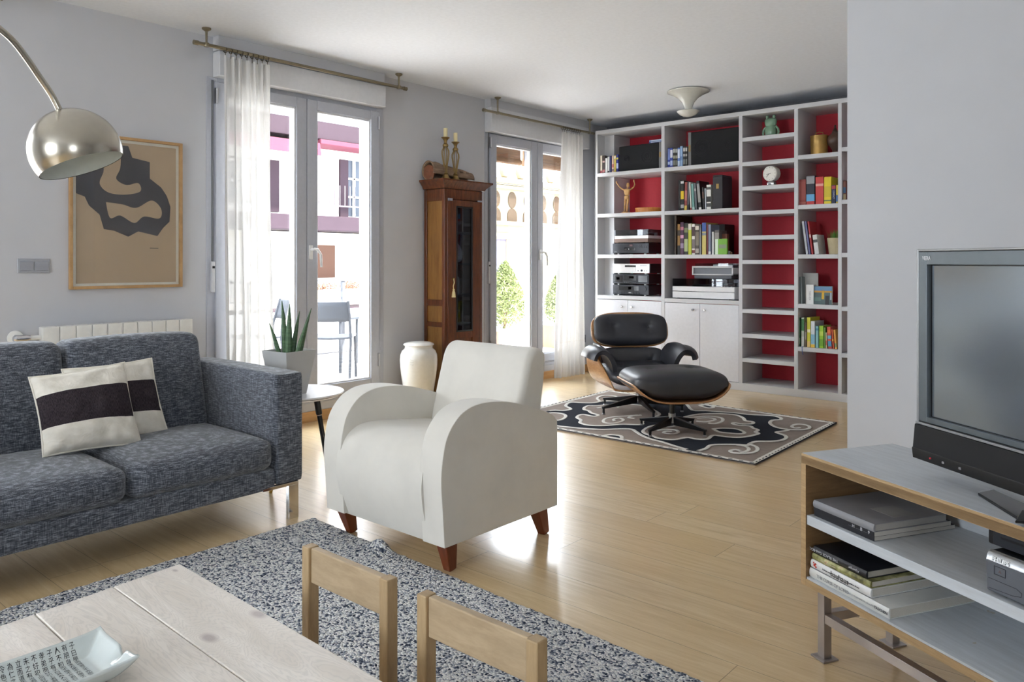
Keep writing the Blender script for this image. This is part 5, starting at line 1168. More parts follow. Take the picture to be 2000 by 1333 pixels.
# seat shell with raised wings
def seat_shell(u, v):
    tt_ = -1 + 2 * u; y = .27 - .54 * v                     # v 0 back .. 1 front
    W = .350 - .095 * v; zb = .140 + .055 * v + .04 * (1 - v) ** 3
    zt = .41 * (1 - v) ** .0 - .19 * max(0, (v - .35) / .65) ** 1.3
    k = abs(tt_); x = math.copysign(W * math.sin(k * math.pi / 2) ** .65, tt_)
    z = zb + (zt - zb) * (1 - math.cos(k * math.pi / 2)) ** 1.9
    return (x, y, z)
MB().grid(seat_shell, 36, 16).build('seat_shell', m_ply, ch, solid=.011, smooth=60)
def back_shell(cz, cy_, hw, hh, tilt, lip=.06):
    def f_(u, v):
        a = -1 + 2 * u; b_ = -1 + 2 * v; e = 3.2
        s_ = max(abs(a), abs(b_)) or 1; nrm_ = (abs(a) ** e + abs(b_) ** e) ** (1 / e) or 1
        a2, b2 = a * s_ / nrm_, b_ * s_ / nrm_
        x = hw * a2; zz = hh * b2; y = -lip * abs(a2) ** 2.6 - .02 * abs(b2) ** 3
        return (x, cy_ + y * math.cos(tilt) + zz * math.sin(tilt), cz + zz * math.cos(tilt))
    return f_
MB().grid(back_shell(.590, .350, .312, .142, R(14)), 28, 16).build('headrest_shell', m_ply, ch, solid=.010, smooth=60)
MB().grid(back_shell(.347, .285, .295, .116, R(20), .07), 28, 16).build('backrest_shell', m_ply, ch, solid=.010, smooth=60)
q = MB(); cushion(q, (0, .300, .592), (.295, .062, .128), Matrix.Rotation(R(-14), 3, 'X'), ((-.142, .015), (.142, .015)), curve=.035); q.build('headrest_cushion', m_lea, ch, smooth=70)
q = MB(); cushion(q, (0, .225, .347), (.255, .06, .112), Matrix.Rotation(R(-20), 3, 'X'), ((-.142, -.02), (.142, -.02)), curve=.04); q.build('backrest_cushion', m_lea, ch, smooth=70)
q = MB(); cushion(q, (0, -.03, .288), (.272, .27, .064), Matrix.Rotation(R(6), 3, 'X'), ((-.13, .0), (.13, .0)), curve=.02, face=1, ax=2); q.build('seat_cushion', m_lea, ch, smooth=70)
for s in (-1, 1):
    MB().bar((s * .13, .305, .44), (s * .13, .345, .56), .022, .012).build('back_strut', m_base, ch, bevel=.003)
    for (y_, z_) in ((.262, .612), (.192, .334)):
        q = MB(); q.rbox((s * .145, y_ + .005 , z_), (.008, .006, .008), .006, n=4); q.build('button', m_lea, ch)
    # rolled arm pad
    def arm_(u, v, s=s):
        y = .20 - .40 * v; pts = [(.225, .34), (.240, .41), (.275, .465), (.32, .497), (.365, .497), (.40, .470), (.414, .432)]
        c_ = cr(pts, 6); i = min(len(c_) - 1, int(round(u * (len(c_) - 1)))); x, z = c_[i]
        dr_ = .05 * max(0, (v - .5) * 2) ** 2; zz = z - dr_ * .35 - .028 * (1 - v) * (u > .5); sh = 1 - .22 * abs(2 * v - 1) ** 4
        return (s * (.225 + (x - .225) * sh), y, .34 + (zz - .34) * (1 - .10 * abs(2 * v - 1) ** 4))
    MB().grid(arm_, 36, 14).build('armrest', m_lea, ch, solid=.034, smooth=70, bevel=.012, seg=3)
# ottoman
ot = thing('ottoman', 'black leather footstool with moulded walnut shell on a four-legged base', 'footstool', (-2.62, 4.655, RUG_T), R(48))
five_star(ot, 4, .262, .085, R(-48) + math.atan2(.02, -.25) , .118, .215)
def ott(u, v):
    a, b_ = -1 + 2 * u, -1 + 2 * v; e = 4.0; m_ = max(abs(a), abs(b_)) or 1; n_ = (abs(a) ** e + abs(b_) ** e) ** (1 / e) or 1
    a, b_ = a * m_ / n_, b_ * m_ / n_; x = .330 * math.sin(a * math.pi / 2 * .97); y = -.268 * b_
    return (x, y, .226 + .128 * abs(x / .335) ** 3.6 + .006 * b_ ** 2)
MB().grid(ott, 44, 24).build('shell', m_ply, ot, solid=.010, smooth=60)
def oc(P, u):
    k = abs(u[0]) ** 4
    if u[2] < 0: P[2] += .075 * abs(u[0]) ** 3.4 * min(1, -u[2] * 2)
    else: P[2] -= .008 * k
    return P
q = MB(); cushion(q, (0, 0, .331), (.328, .272, .097), None, ((-.14, .03), (.14, .03)), n=28, e=5, p_=3.8, face=1, ax=2, extra=oc); q.build('cushion', m_lea, ot, smooth=70)
for s in (-1, 1): MB().rbox((s * .14, .03, .400), (.008, .008, .005), .004, n=4).build('button', m_lea, ot)

# patterned rug: field, dark ground, taupe islands and cream outlines are inlaid pieces of one rug
def rp(u, v): p = onZ(1060 + u / 3.3333, 740 + v / 3.3333, RUG_T); return (p.x, p.y)
def wool(name, rgb):
    t = NT(name); v = t.coord(); n2 = t.noise(v, 420, 2); n1 = t.noise(v, 30, 3); t.col(t.mix(t.math('MULTIPLY', t.math('ADD', n1, n2), .5), tuple(c * .85 for c in rgb), tuple(min(255, c * 1.12) for c in rgb)))
    t.set(Roughness=.98, **{'Specular IOR Level': .05}); t.bump(n2, .6, .003); return t.m
m_taupe = wool('taupe_wool', (150, 138, 130)); m_char = wool('charcoal_wool', (50, 53, 60)); m_crm = wool('cream_wool', (222, 219, 212))
rug2 = thing('patterned_rug', 'taupe and charcoal rug with cream scroll outlines under the lounge chair', 'rug', (-2.8, 4.9, 0))
C4 = [(-3.87, 5.755), (-1.875, 5.66), (-1.835, 4.195), (-3.80, 4.19)]
q = A(rug2); q.ngprism(C4, 0, RUG_T - .001, 'z'); q.build('field', m_taupe, rug2, smooth=0)
def inset(P, d):
    c_ = Vector((sum(p[0] for p in P) / 4, sum(p[1] for p in P) / 4)); o = []
    for p in P:
        v = Vector(p) - c_; o.append(tuple(c_ + Vector((v.x - math.copysign(d, v.x), v.y - math.copysign(d, v.y)))))
    return o
def dens(P, n=12):
    o = []
    for i in range(4):
        a = Vector(P[i]); b_ = Vector(P[(i + 1) % 4]); o += [tuple(a + (b_ - a) * (k / n)) for k in range(n)]
    return o
q = A(rug2); q.ribbon(dens(inset(C4, .022)), .042, RUG_T, True); q.build('cream_border', m_crm, rug2, smooth=0)
q = A(rug2); q.ribbon(dens(inset(C4, .0015)), .012, RUG_T - .001, True); q.build('bound_edge', m_char, rug2, smooth=0)
q = A(rug2); st_ = dens(inset(C4, .014), 60)
for i in range(0, len(st_), 2):
    a = Vector(st_[i]); b_ = Vector(st_[(i + 1) % len(st_)]); d = (b_ - a)
    if d.length < .2: q.bar((a.x, a.y, RUG_T + .002), (a.x + d.x * .8, a.y + d.y * .8, RUG_T + .002), .006, .003)
stc = q.build('stitching', m_char, rug2, smooth=0); stc['kind'] = 'stuff'
upper = [(40, 212), (80, 208), (130, 210), (175, 204), (180, 196), (150, 180), (165, 162), (200, 156), (260, 160), (330, 160), (380, 150), (420, 148), (520, 148), (620, 146), (730, 142), (800, 141), (880, 148), (935, 168), (975, 208), (1060, 212), (1150, 218), (1250, 225), (1330, 235), (1420, 240), (1500, 245), (1550, 258), (1545, 270), (1495, 274), (1480, 292), (1510, 315), (1560, 328), (1600, 334), (1570, 344), (1520, 352), (1575, 372), (1585, 388), (1550, 405), (1480, 411), (1390, 412), (1345, 428), (1330, 436), (1260, 432), (1150, 432), (1090, 438), (1062, 458), (1010, 474)]
lower = [(940, 464), (860, 442), (780, 416), (700, 395), (645, 372), (610, 350), (580, 333), (510, 330), (400, 334), (300, 330), (200, 322), (110, 312), (30, 300), (-60, 282), (-100, 250), (-60, 225)]
def W2_(pts): return [rp(*p) for p in pts]
q = A(rug2); q.flat([(x, y, RUG_T + .0006) for x, y in cr(W2_(upper + lower), 2)]); q.build('dark_ground', m_char, rug2, smooth=0)
def outline(pts, closed=False, w_=.026, k=5, nm='cream_outline'):
    p = W2_(pts); p = cr(p + [p[0]], k)[:-1] if closed else cr(p, k)
    q = A(rug2); q.ribbon(p, w_, RUG_T + .003, closed); q.build(nm, m_crm, rug2, smooth=40)
outline(upper, k=3); outline(lower, k=3)
def island(pts, m=None, z=.0016):
    q = A(rug2); q.flat([(x, y, RUG_T + z) for x, y in cr(W2_(pts) + [rp(*pts[0])], 4)[:-1]]); q.build('inlaid_shape', m or m_taupe, rug2, smooth=0); outline(pts, True)
island([(272, 190), (300, 179), (360, 178), (430, 172), (560, 170), (660, 180), (720, 205), (760, 236), (700, 262), (650, 280), (640, 302), (520, 300), (400, 309), (300, 306), (245, 290), (250, 272), (224, 256), (236, 242), (268, 236), (330, 248), (362, 240), (318, 226), (300, 212), (270, 203)])
island([(925, 252), (1000, 236), (1100, 230), (1180, 232), (1260, 240), (1305, 258), (1320, 276), (1368, 284), (1360, 297), (1300, 298), (1245, 290), (1240, 298), (1275, 306), (1350, 312), (1372, 326), (1402, 336), (1385, 350), (1404, 360), (1350, 376), (1280, 385), (1200, 382), (1110, 372), (1070, 396), (1000, 396), (940, 386), (850, 400), (760, 392), (720, 378), (668, 360), (655, 342), (690, 318), (745, 306), (820, 318), (900, 300), (960, 282)])
island([(1110, 330), (1180, 326), (1262, 332), (1312, 352), (1290, 362), (1220, 358), (1150, 350)], m_char, .0034)
island([(392, 376), (440, 368), (500, 374), (516, 384), (500, 394)], m_char); island([(1022, 178), (1060, 174), (1112, 186), (1080, 194)], m_char)
island([(-20, 240), (60, 225), (130, 232), (150, 248), (120, 270), (60, 276), (-20, 272)])
for sc in ([(375, 150), (356, 134), (366, 120), (410, 112), (460, 114), (488, 124), (484, 132), (448, 136), (424, 130)],
           [(1600, 334), (1680, 336), (1730, 328), (1736, 314), (1700, 302), (1650, 300), (1622, 312), (1640, 324), (1676, 322)],
           [(1345, 430), (1392, 448), (1396, 470), (1360, 486), (1290, 490), (1234, 484), (1222, 472), (1256, 466), (1290, 474)],
           [(1262, 434), (1320, 444), (1342, 462), (1320, 478), (1280, 482)],
           [(620, 240), (540, 246), (460, 252), (404, 266), (398, 286), (440, 294), (500, 286), (526, 272), (500, 260), (462, 268), (470, 280)],
           [(600, 262), (560, 256), (590, 246), (640, 240)], [(350, 196), (380, 190), (440, 178), (500, 190)],
           [(900, 262), (980, 254), (1050, 248), (1120, 250), (1170, 262), (1165, 282), (1120, 296), (1080, 292)], [(1000, 262), (1060, 258), (1110, 262), (1120, 272), (1060, 284), (1000, 280)],
           [(740, 342), (800, 334), (860, 336), (884, 350), (850, 362), (790, 356), (800, 346), (840, 346)]):
    outline(sc, w_=.024)
# ================================================================== MEDIA CABINET CORNER
CB = Vector((-.856, 2.277, 0)); CBR = math.atan2(-.487, .873)
def toC(p): d = Vector((p[0], p[1], 0)) - CB; return Vector((d.x * math.cos(-CBR) - d.y * math.sin(-CBR), d.x * math.sin(-CBR) + d.y * math.cos(-CBR), p[2]))
def frC(x, y, z=0): return Vector((CB.x + x * math.cos(CBR) - y * math.sin(CBR), CB.y + x * math.sin(CBR) + y * math.cos(CBR), z))
def painted_wood(name, rgb, edge_):
    t = NT(name); v = t.coord((2.2, 22, 22)); a = t.noise(v, 3, 5, .6, .5); b2 = t.noise(t.coord((3, 3, 3)), 6, 4)
    c = t.ramp(a, [(.3, tuple(x * .95 for x in rgb)), (.7, tuple(min(255, x * 1.04) for x in rgb))])
    t.col(t.mix(t.math('MULTIPLY', t.math('GREATER_THAN', b2, .71), .5), c, edge_)); t.set(Roughness=.5); t.bump(a, .12, .002); return t.m
m_cg = painted_wood('grey_painted_wood', (196, 201, 206), (170, 150, 120))
m_cw = wood('raw_oak_edge', (160, 130, 92), (196, 166, 124), (2, 30, 30), 3, .5); m_cwi = wood('brown_oak_panel', (104, 78, 50), (136, 106, 72), (20, 2.5, 20), 2.5, .5)
tv_c = thing('media_cabinet', 'low grey-topped wooden media cabinet with an open shelf on steel legs', 'cabinet', tuple(CB), CBR)
L_, D_, ZT, ZB = 1.45, .345, .589, .207
def cbx(*a): return MB().box(*a)
cbx(0, L_, .003, D_, ZT - .006, ZT).build('top', m_cg, tv_c, bevel=.001)
q = MB(); q.box(0, L_, 0, D_, ZT - .030, ZT - .006).box(0, L_, 0, .0032, ZT - .0305, ZT - .0005); q.build('top_board', m_cw, tv_c, bevel=.0012)
for x in (0, L_ - .019): cbx(x, x + .019, 0, D_, ZB, ZT - .030).build('side_panel', m_cwi, tv_c, bevel=.001)
q = MB(); q.box(0, .019, -.0005, .0008, ZB, ZT - .03); q.build('panel_edge', m_cw, tv_c, smooth=0)
q = MB(); q.box(.0, L_, 0, D_, ZB, ZB + .019); q.build('bottom_board', m_cw, tv_c, bevel=.001)
cbx(.019, L_ - .019, .004, D_, ZB + .019, ZB + .025).build('bottom_paint', m_cg, tv_c, smooth=0)
cbx(.019, L_ - .019, .004, D_ - .015, .384, .412).build('shelf', m_cg, tv_c, bevel=.0015)
cbx(.019, L_ - .019, D_ - .012, D_, ZB + .025, ZT - .03).build('back_board', m_cg, tv_c, smooth=0)
m_iron = plain('worn_steel', (164, 158, 156), .32, metal=.8, var=.25, bump=.1)
q = MB()
for x in (.045, L_ - .045):
    for y in (.045, D_ - .045):
        cbx(x - .0135, x + .0135, y - .0135, y + .0135, .004, ZB).build('leg', m_iron, tv_c, bevel=.0015)
        cbx(x - .027, x + .027, y - .027, y + .027, 0, .005).build('foot_plate', m_iron, tv_c, bevel=.001)
    cbx(x - .0125, x + .0125, .0585, D_ - .0585, .108, .134).build('cross_bar', m_iron, tv_c, bevel=.0015)
for y in (.045, D_ - .045): cbx(.0585, L_ - .0585, y - .0125, y + .0125, .108, .134).build('long_bar', m_iron, tv_c, bevel=.0015)

# television
TV = Vector((-.538, 2.236, ZT)); TVR = math.atan2(-.613, .790)
tv = thing('television', 'black flat television with speaker bar on a curved stand', 'television', tuple(TV), TVR)
m_tvb = plain('tv_bezel', (112, 120, 126), .34, metal=.6); m_tvs = plain('tv_silver_edge', (168, 170, 172), .3, metal=.6); m_spkc = plain('tv_speaker_cloth', (18, 18, 21), .75, bump=.25, bscale=1500)
t = NT('tv_screen'); t.set(Roughness=.16, Metallic=.9); t.b.inputs['Base Color'].default_value = lin((186, 196, 206)); m_scr = t.m
W3, z0, z1 = .80, .048, .593
q = MB(); q.box(.006, W3 - .006, .026, .10, z0 + .01, z1 - .004); q.build('rear_shell', m_black, tv, bevel=.012)
q = MB(); q.box(0, .007, 0, .05, .138, z1).box(W3 - .007, W3, 0, .05, .138, z1).box(.007, W3 - .007, 0, .05, z1 - .006, z1); q.build('silver_edge', m_tvs, tv, bevel=.002)
q = MB(); b0, b1, bz0, bz1 = .036, W3 - .036, .16, z1 - .04
q.box(.008, b0, .001, .03, .146, z1 - .007).box(b1, W3 - .008, .001, .03, .146, z1 - .007).box(b0, b1, .001, .03, bz1, z1 - .007).box(b0, b1, .001, .03, .146, bz0); bez = q.build('bezel', m_tvb, tv, bevel=.001)
q = MB(); q.box(b0, b1, .014, .02, bz0, bz1); q.build('screen_surround', m_black, tv, smooth=0)
q = MB(); q.box(b0 + .007, b1 - .007, .0125, .0145, bz0 + .002, bz1 - .003); q.build('screen', m_scr, tv, smooth=0)
q = MB(); q.box(.0, W3, -.003, .04, .137, .143); q.build('silver_line', m_tvs, tv, bevel=.001)
q = MB(); q.prism([(.0, .136), (-.004, .136), (-.010, .075), (-.006, z0), (.05, z0), (.05, .136)], -.002, W3 + .002, 'x'); q.build('speaker_bar', m_spkc, tv, bevel=.002)
q = MB(); q.prism([(-.0106, .075), (-.0116, .072), (-.008, z0 - .001), (.0, z0 - .001), (-.005, .075)], -.003, W3 + .003, 'x'); lowb = q.build('control_strip', m_black, tv, bevel=.001)
q = MB(); q.cyl((.064, -.013, .0605), (.064, -.009, .0605), .0025, n=12); q.build('standby_light', plain('red_led', (190, 50, 60), .3), lowb)
for x in (.105, .16): q = MB(); q.box(x, x + .005, -.0125, -.008, .058, .063); q.build('control_mark', mt((150, 150, 154)), lowb, smooth=0)
text('VIERA', .0155, mt((214, 218, 222)), frame3((.022, -.0002, z1 - .024), (1, 0, 0), (0, 0, 1)), bez, squash=.72, bold=.0003)
q = MB(); pts = [Vector(onZ(1910, 965, ZT + .006)), Vector(onZ(1941, 959, ZT + .006)), Vector(onZ(2000, 986, ZT + .006)), Vector(onZ(2130, 1050, ZT + .006)), Vector(onZ(2330, 1240, ZT + .006)), Vector(onZ(2250, 1230, ZT + .006)), Vector(onZ(2100, 1100, ZT + .006)), Vector(onZ(2000, 1021, ZT + .006)), Vector(onZ(1950, 990, ZT + .006))]
def inTV(p): d = Vector((p[0], p[1], 0)) - Vector((TV.x, TV.y, 0)); return (d.x * math.cos(-TVR) - d.y * math.sin(-TVR), d.x * math.sin(-TVR) + d.y * math.cos(-TVR))
pl2 = [inTV(p) for p in pts]
q.prism(pl2, .003, .009, 'z'); stn = q.build('stand_base', plain('stand_black', (12, 13, 16), .2), tv, bevel=.001)
q = MB(); q.prism([((x - .0), (y - .0)) for x, y in pl2], 0.0003, .0028, 'z'); q.build('stand_chrome_edge', m_chrome, stn, smooth=0)
cx_ = sum(p[0] for p in pl2) / len(pl2); cy_ = sum(p[1] for p in pl2) / len(pl2)
q = MB(); q.box(.33, .47, .02, .06, .008, .2); q.build('stand_neck', m_black, tv, bevel=.006)
q = MB(); q.prism([(cx_ - .06, cy_ - .02), (.33, .0), (.47, .0), (.47, .06), (.33, .07), (cx_ - .02, cy_ + .05)], .0088, .014, 'z'); q.build('stand_bridge', m_black, tv, bevel=.003)

# stacked books in the cabinet (x, y, z in the cabinet's frame)
def flat_book(lb, x0, x1, y0, dep, z0, h, cover, grp, spine=None, rz=0.0, soft=False, pages=(206, 200, 188), name='book', texts=()):
    o = frC(x0, y0, z0); w_ = x1 - x0
    t_ = .0022 if not soft else .0008
    q = MB(); q.box(0, w_, .0, dep, 0, t_).box(0, w_, 0, dep, h - t_, h); 
    q.prism([(0, 0), (-.0035, h * .25), (-.0045, h * .5), (-.0035, h * .75), (0, h), (.003, h), (.003, 0)], 0, w_, 'x') if not soft else q.box(0, w_, -.0008, .001, 0, h)
    b_ = q.build(name, cover, bevel=.0006, seg=1); tag(b_, lb, 'book', grp); b_.location = o; b_.rotation_euler = (0, 0, CBR + rz)
    q = MB(); m0 = .003 if not soft else .0005
    n_ = 1; q.box(m0, w_ - m0, .002, dep - m0, t_, h - t_); q.build('pages', plain('pages_%d' % pages[0], pages, .9, bump=.3, bscale=500), b_, smooth=0)
    for (body, sz, c, xf, flip, sq) in texts:
        X_ = (1, 0, 0) if not flip else (-1, 0, 0); Y_ = (0, 0, 1) if not flip else (0, 0, -1)
        text(body, sz, mt(c), frame3((w_ * xf, -.0052 if not soft else -.0012, h * .5), X_, Y_), b_, squash=sq)
    return b_
G1 = 'books and magazines on the upper cabinet shelf'; G2 = 'book stack in the lower cabinet compartment'
m_blk = plain('black_cloth_cover', (26, 27, 34), .6)
flat_book('black magazine with small white lettering at the bottom of the upper pile', .032, .255, .020, .285, .4125, .012, m_blk, G1, soft=True, pages=(196, 192, 184))
flat_book('black magazine marked with spaced white characters under the large grey book', .034, .258, .017, .27, .4248, .0135, m_blk, G1, soft=True, pages=(200, 196, 188), texts=(('H', .012, (220, 220, 224), .66, False, 1), ('B', .013, (220, 220, 224), .79, False, 1), ('9', .012, (220, 220, 224), .91, False, 1), ('_____', .006, (150, 152, 160), .60, False, 1), ('______', .006, (150, 152, 160), .72, False, 1), ('_____', .006, (150, 152, 160), .84, False, 1)))
gb = flat_book('large grey hardback on top of the upper pile', .036, .262, .015, .255, .4386, .0215, plain('dove_grey_cover', (138, 138, 142), .6), G1, pages=(170, 168, 164), rz=R(0))
MB().box(.12, .20, .09, .17, .0215, .0218).build('cover_label', plain('worn_label', (152, 151, 150), .8, var=.2), gb, smooth=0)
zb = ZB + .025
b1_ = flat_book('widest white book at the bottom of the stack, titled in grey capitals', .022, .312, .014, .315, zb + .0003, .028, plain('white_jacket', (222, 222, 218), .35), G2, pages=(206, 200, 188), texts=(('THE CURSE OF LONO', .0125, (150, 152, 156), .11, False, 1.0), ('HUNTER S. THOMPSON | RALPH STEADMAN', .0065, (176, 178, 182), .46, False, 1.15), ('TASCHEN', .0105, (60, 60, 64), .84, False, .95)))
q = MB(); q.tube([(.15 + .03 * math.cos(a), .16 + .018 * math.sin(a), .0285) for a in [R(k * 15) for k in range(25)]], .0006, 5).tube([(.175, .165, .0285), (.19, .178, .0285), (.205, .18, .0285)], .0006, 5); q.build('ink_drawing', plain('ink_brown', (90, 70, 50), .8), b1_)
b2_ = flat_book('white book with a bold lowercase title second from the bottom', .024, .250, .017, .27, zb + .0288, .0245, plain('white_jacket_gloss', (228, 228, 228), .3), G2, pages=(200, 198, 196), texts=(('bauhaus', .021, (20, 20, 24), .36, False, 1.0), ('bauhaus archiv', .006, (60, 60, 66), .22, False, 1.0), ('magdalena droste', .006, (60, 60, 66), .64, False, 1.0)))
MB().box(.0, .226, .0, .27, -.0004, .0).build('navy_board', plain('navy_board', (34, 44, 96), .5), b2_, smooth=0)
q = MB()
for k, (x, z, r_) in enumerate(((.017, .012, .004), (.022, .016, .003), (.023, .008, .003), (.014, .018, .0025))): q.cyl((x, -.0046, z), (x, -.0052, z), r_, n=12)
q.build('red_emblem', mt((196, 62, 52)), b2_)
t = NT('garden_painting_cover'); v = t.coord((1, 1, 1)); n1 = t.noise(v, 28, 4, .6); t.col(t.ramp(n1, [(.3, (58, 62, 34)), (.45, (120, 116, 66)), (.55, (160, 160, 104)), (.65, (196, 188, 140)), (.75, (180, 130, 90))])); t.set(Roughness=.4); m_gar = t.m
flat_book('book with a green painted landscape cover above the bold-titled one', .028, .248, .018, .25, zb + .0536, .0185, m_gar, G2, pages=(196, 190, 172), texts=(('Renoir y el impresionismo', .0055, (222, 214, 190), .17, False, 1.0),))
flat_book('black hardback lying on top of the lower stack', .030, .232, .020, .24, zb + .0724, .0205, plain('black_jacket', (24, 25, 32), .4), G2, pages=(186, 182, 172), texts=(('THE BLACK Gold-BOOK', .0115, (206, 208, 214), .50, True, 1.0), ('A.Jaeniger', .0095, (206, 208, 214), .88, True, 1.0)))
# micro hi-fi and set-top box
ph_ = thing('compact_stereo', 'grey compact stereo with a silver top edge on the cabinet shelf', 'stereo', tuple(frC(.587, .012, .412)), CBR)
m_phg = plain('stereo_grey', (112, 116, 124), .35, metal=.3); m_phs = plain('stereo_silver', (186, 190, 194), .25, metal=.7)
MB().box(0, .24, .004, .26, .012, .096).build('body', m_black, ph_, bevel=.004)
fp = MB().prism([(.004, .006), (.0, .010), (-.004, .075), (.0, .0755), (.008, .076), (.008, .006)], 0, .24, 'x').build('front_panel', m_phg, ph_, bevel=.001)
MB().prism([(-.004, .0755), (-.001, .088), (.006, .0955), (.012, .097), (.012, .0755)], 0, .24, 'x').build('silver_edge', m_phs, ph_, bevel=.001)
text('PHILIPS', .0135, mt((236, 238, 240)), frame3((.014, -.0042, .0825), (1, 0, 0), (0, .25, 1)), ph_, squash=.95, bold=.0004)
q = MB(); q.tube([(x, -.0040, z) for x, z in ((.02, .05), (.046, .05), (.046, .068), (.02, .068))], .0007, 5, closed=True).tube([(.004, -.0015, .036), (.07, -.0022, .036), (.082, -.002, .030), (.08, -.0012, .022), (.06, -.001, .017), (.004, -.0008, .014)], .0006, 5)
q.build('button_outline', mt((44, 46, 52)), fp)
MB().tube([(.03, -.0042, .0565), (.036, -.0042, .0565), (.033, -.0042, .061)], .0005, 5, closed=True).build('eject_mark', mt((150, 110, 100)), fp)
for x in (.03, .21):
    for y in (.03, .23): MB().cyl((x, y, 0), (x, y, .012), .014, n=14).build('foot', m_black, ph_)
stb = thing('set_top_box', 'slim black set-top box lying on the compact stereo', 'set-top box', tuple(frC(.560, .045, .5092)), CBR)
MB().box(0, .26, .002, .19, 0, .036).build('body', plain('box_black', (20, 21, 25), .35), stb, bevel=.005)
MB().box(.016, .26, -.001, .003, .003, .033).build('front_panel', plain('box_front', (40, 43, 50), .3), stb, bevel=.001)
MB().box(.035, .2, -.0018, -.0008, .021, .026).build('slot', m_black, stb, smooth=0)

# ================================================================== RUG, LOW TABLE, SMALL CHAIRS
t = NT('boucle_wool'); tc = t.n('ShaderNodeTexCoord'); vo = t.n('ShaderNodeTexVoronoi'); vo.inputs['Scale'].default_value = 145; t.l(tc.outputs['Object'], vo.inputs['Vector'])
wn_ = t.n('ShaderNodeSeparateColor'); t.l(vo.outputs['Color'], wn_.inputs[0]); nn = t.noise(tc.outputs['Object'], 60, 3); m = t.math('ADD', t.math('MULTIPLY', wn_.outputs[0], .6), t.math('MULTIPLY', nn, .4))
t.col(t.ramp(m, [(.20, (58, 66, 84)), (.32, (112, 120, 136)), (.42, (184, 188, 194)), (.54, (226, 226, 224)), (.7, (240, 239, 236))])); t.set(Roughness=.98, **{'Specular IOR Level': .05})
t.bump(t.math('SUBTRACT', 1.0, vo.outputs[0]), .9, .012); m_bou = t.m
rg = thing('woven_rug', 'thick grey flecked wool rug under the table and small chairs', 'rug', (-1.6, .9, 0))
nx, ny = 300, 250
def rugf(u, v):
    x = -2.935 + 2.55 * u; y0_ = -.35; y1_ = 2.035 - .05 * (x + 2.93)
    y = y0_ + (y1_ - y0_) * v
    ex = min(u, 1 - u) * 2.55; ey = min(v, 1 - v) * 2.38; e = min(ex, ey)
    k = min(1, e / .018); h = .015 * (1 - (1 - k) ** 2)
    f = mnoise.noise(Vector((x * 55, y * 55, 0)))
    z = h + .003 * f * k + .0025 * mnoise.noise(Vector((x * 6, y * 6, 4)))
    if ex < .03: x += .008 * mnoise.noise(Vector((y * 30, 3, 1)))
    if ey < .03: y += .008 * mnoise.noise(Vector((x * 30, 7, 1)))
    bx, by = -2.42, 1.985; z += .035 * math.exp(-(((x - bx) / .045) ** 2 + ((y - by) / .03) ** 2))
    return (x, y, max(z, .0015))
q = A(rg); q.grid(rugf, nx, ny); q.build('pile', m_bou, rg, smooth=180)
q = A(rg); q.box(-2.93, -.39, -.345, 1.90, 0.0005, .006); q.build('backing', m_char, rg, smooth=0)

def pine(name, c1, c2, knots=()):
    t = NT(name); tc = t.n('ShaderNodeTexCoord'); mp = t.n('ShaderNodeMapping'); mp.inputs['Scale'].default_value = (1.6, 9, 9); t.l(tc.outputs['Object'], mp.inputs[0])
    a = t.noise(mp.outputs[0], 1.6, 4, .55, 1.2)
    warp = None
    for (kx, ky, r_) in knots:
        d = t.n('ShaderNodeVectorMath'); d.operation = 'DISTANCE'; mpp = t.n('ShaderNodeMapping'); mpp.inputs['Scale'].default_value = (.55, 1, 0); mpp.inputs['Location'].default_value = (-kx * .55, -ky, 0)
        t.l(tc.outputs['Object'], mpp.inputs[0]); d.inputs[1].default_value = (0, 0, 0); t.l(mpp.outputs[0], d.inputs[0])
        e = t.math('POWER', 2.718, t.math('MULTIPLY', t.math('DIVIDE', d.outputs['Value'], r_ * 2.2), -1.0)); warp = e if warp is None else t.math('ADD', warp, e)
    base = a if warp is None else t.math('ADD', a, t.math('MULTIPLY', warp, .9))
    rings = t.math('SINE', t.math('MULTIPLY', base, 55.0)); rr_ = t.math('MULTIPLY', t.math('POWER', t.math('ABSOLUTE', rings), 6.0), .30)
    c = t.mix(rr_, t.ramp(a, [(.35, c2), (.65, c1)]), tuple(x * .78 for x in c1))
    if warp is not None: kk = t.math('MULTIPLY', t.math('SUBTRACT', warp, .68), 5.0); kk.node.use_clamp = True; c = t.mix(t.math('MULTIPLY', kk, .7), c, (158, 144, 144))
    t.col(c); t.set(Roughness=.42, **{'Coat Weight': .15, 'Coat Roughness': .3}); t.bump(rings, .05, .001); return t.m
TZ = .45
tb = thing('low_table', 'low whitewashed pine plank table with knots', 'table', (-1.25, .30, .0))
c0_ = Vector(onZ(352, 1101, TZ)); dX = (Vector(onZ(735, 1323, TZ)) - c0_).normalized(); dY = (Vector(onZ(0, 1223, TZ)) - c0_).normalized()
lc = lambda p: (p.x - tb.location.x, p.y - tb.location.y)
k1, k2, k3 = (lc(onZ(408, 1247, TZ)), lc(onZ(505, 1200, TZ)), lc(onZ(342, 1115, TZ)))
m_pine = pine('whitewashed_pine', (234, 228, 220), (216, 208, 198), ((k1[0], k1[1], .016), (k2[0], k2[1], .017), (k3[0], k3[1], .008)))
for i in range(6):
    a = c0_ + dY * (.157 * i + .0008); b_ = c0_ + dY * (.157 * (i + 1) - .0008); Ln = 1.25
    q = A(tb); q.ngprism([(a.x, a.y), (b_.x, b_.y), ((b_ + dX * Ln).x, (b_ + dX * Ln).y), ((a + dX * Ln).x, (a + dX * Ln).y)], TZ - .026, TZ, 'z'); q.build('plank', m_pine, tb, bevel=.003, seg=3)
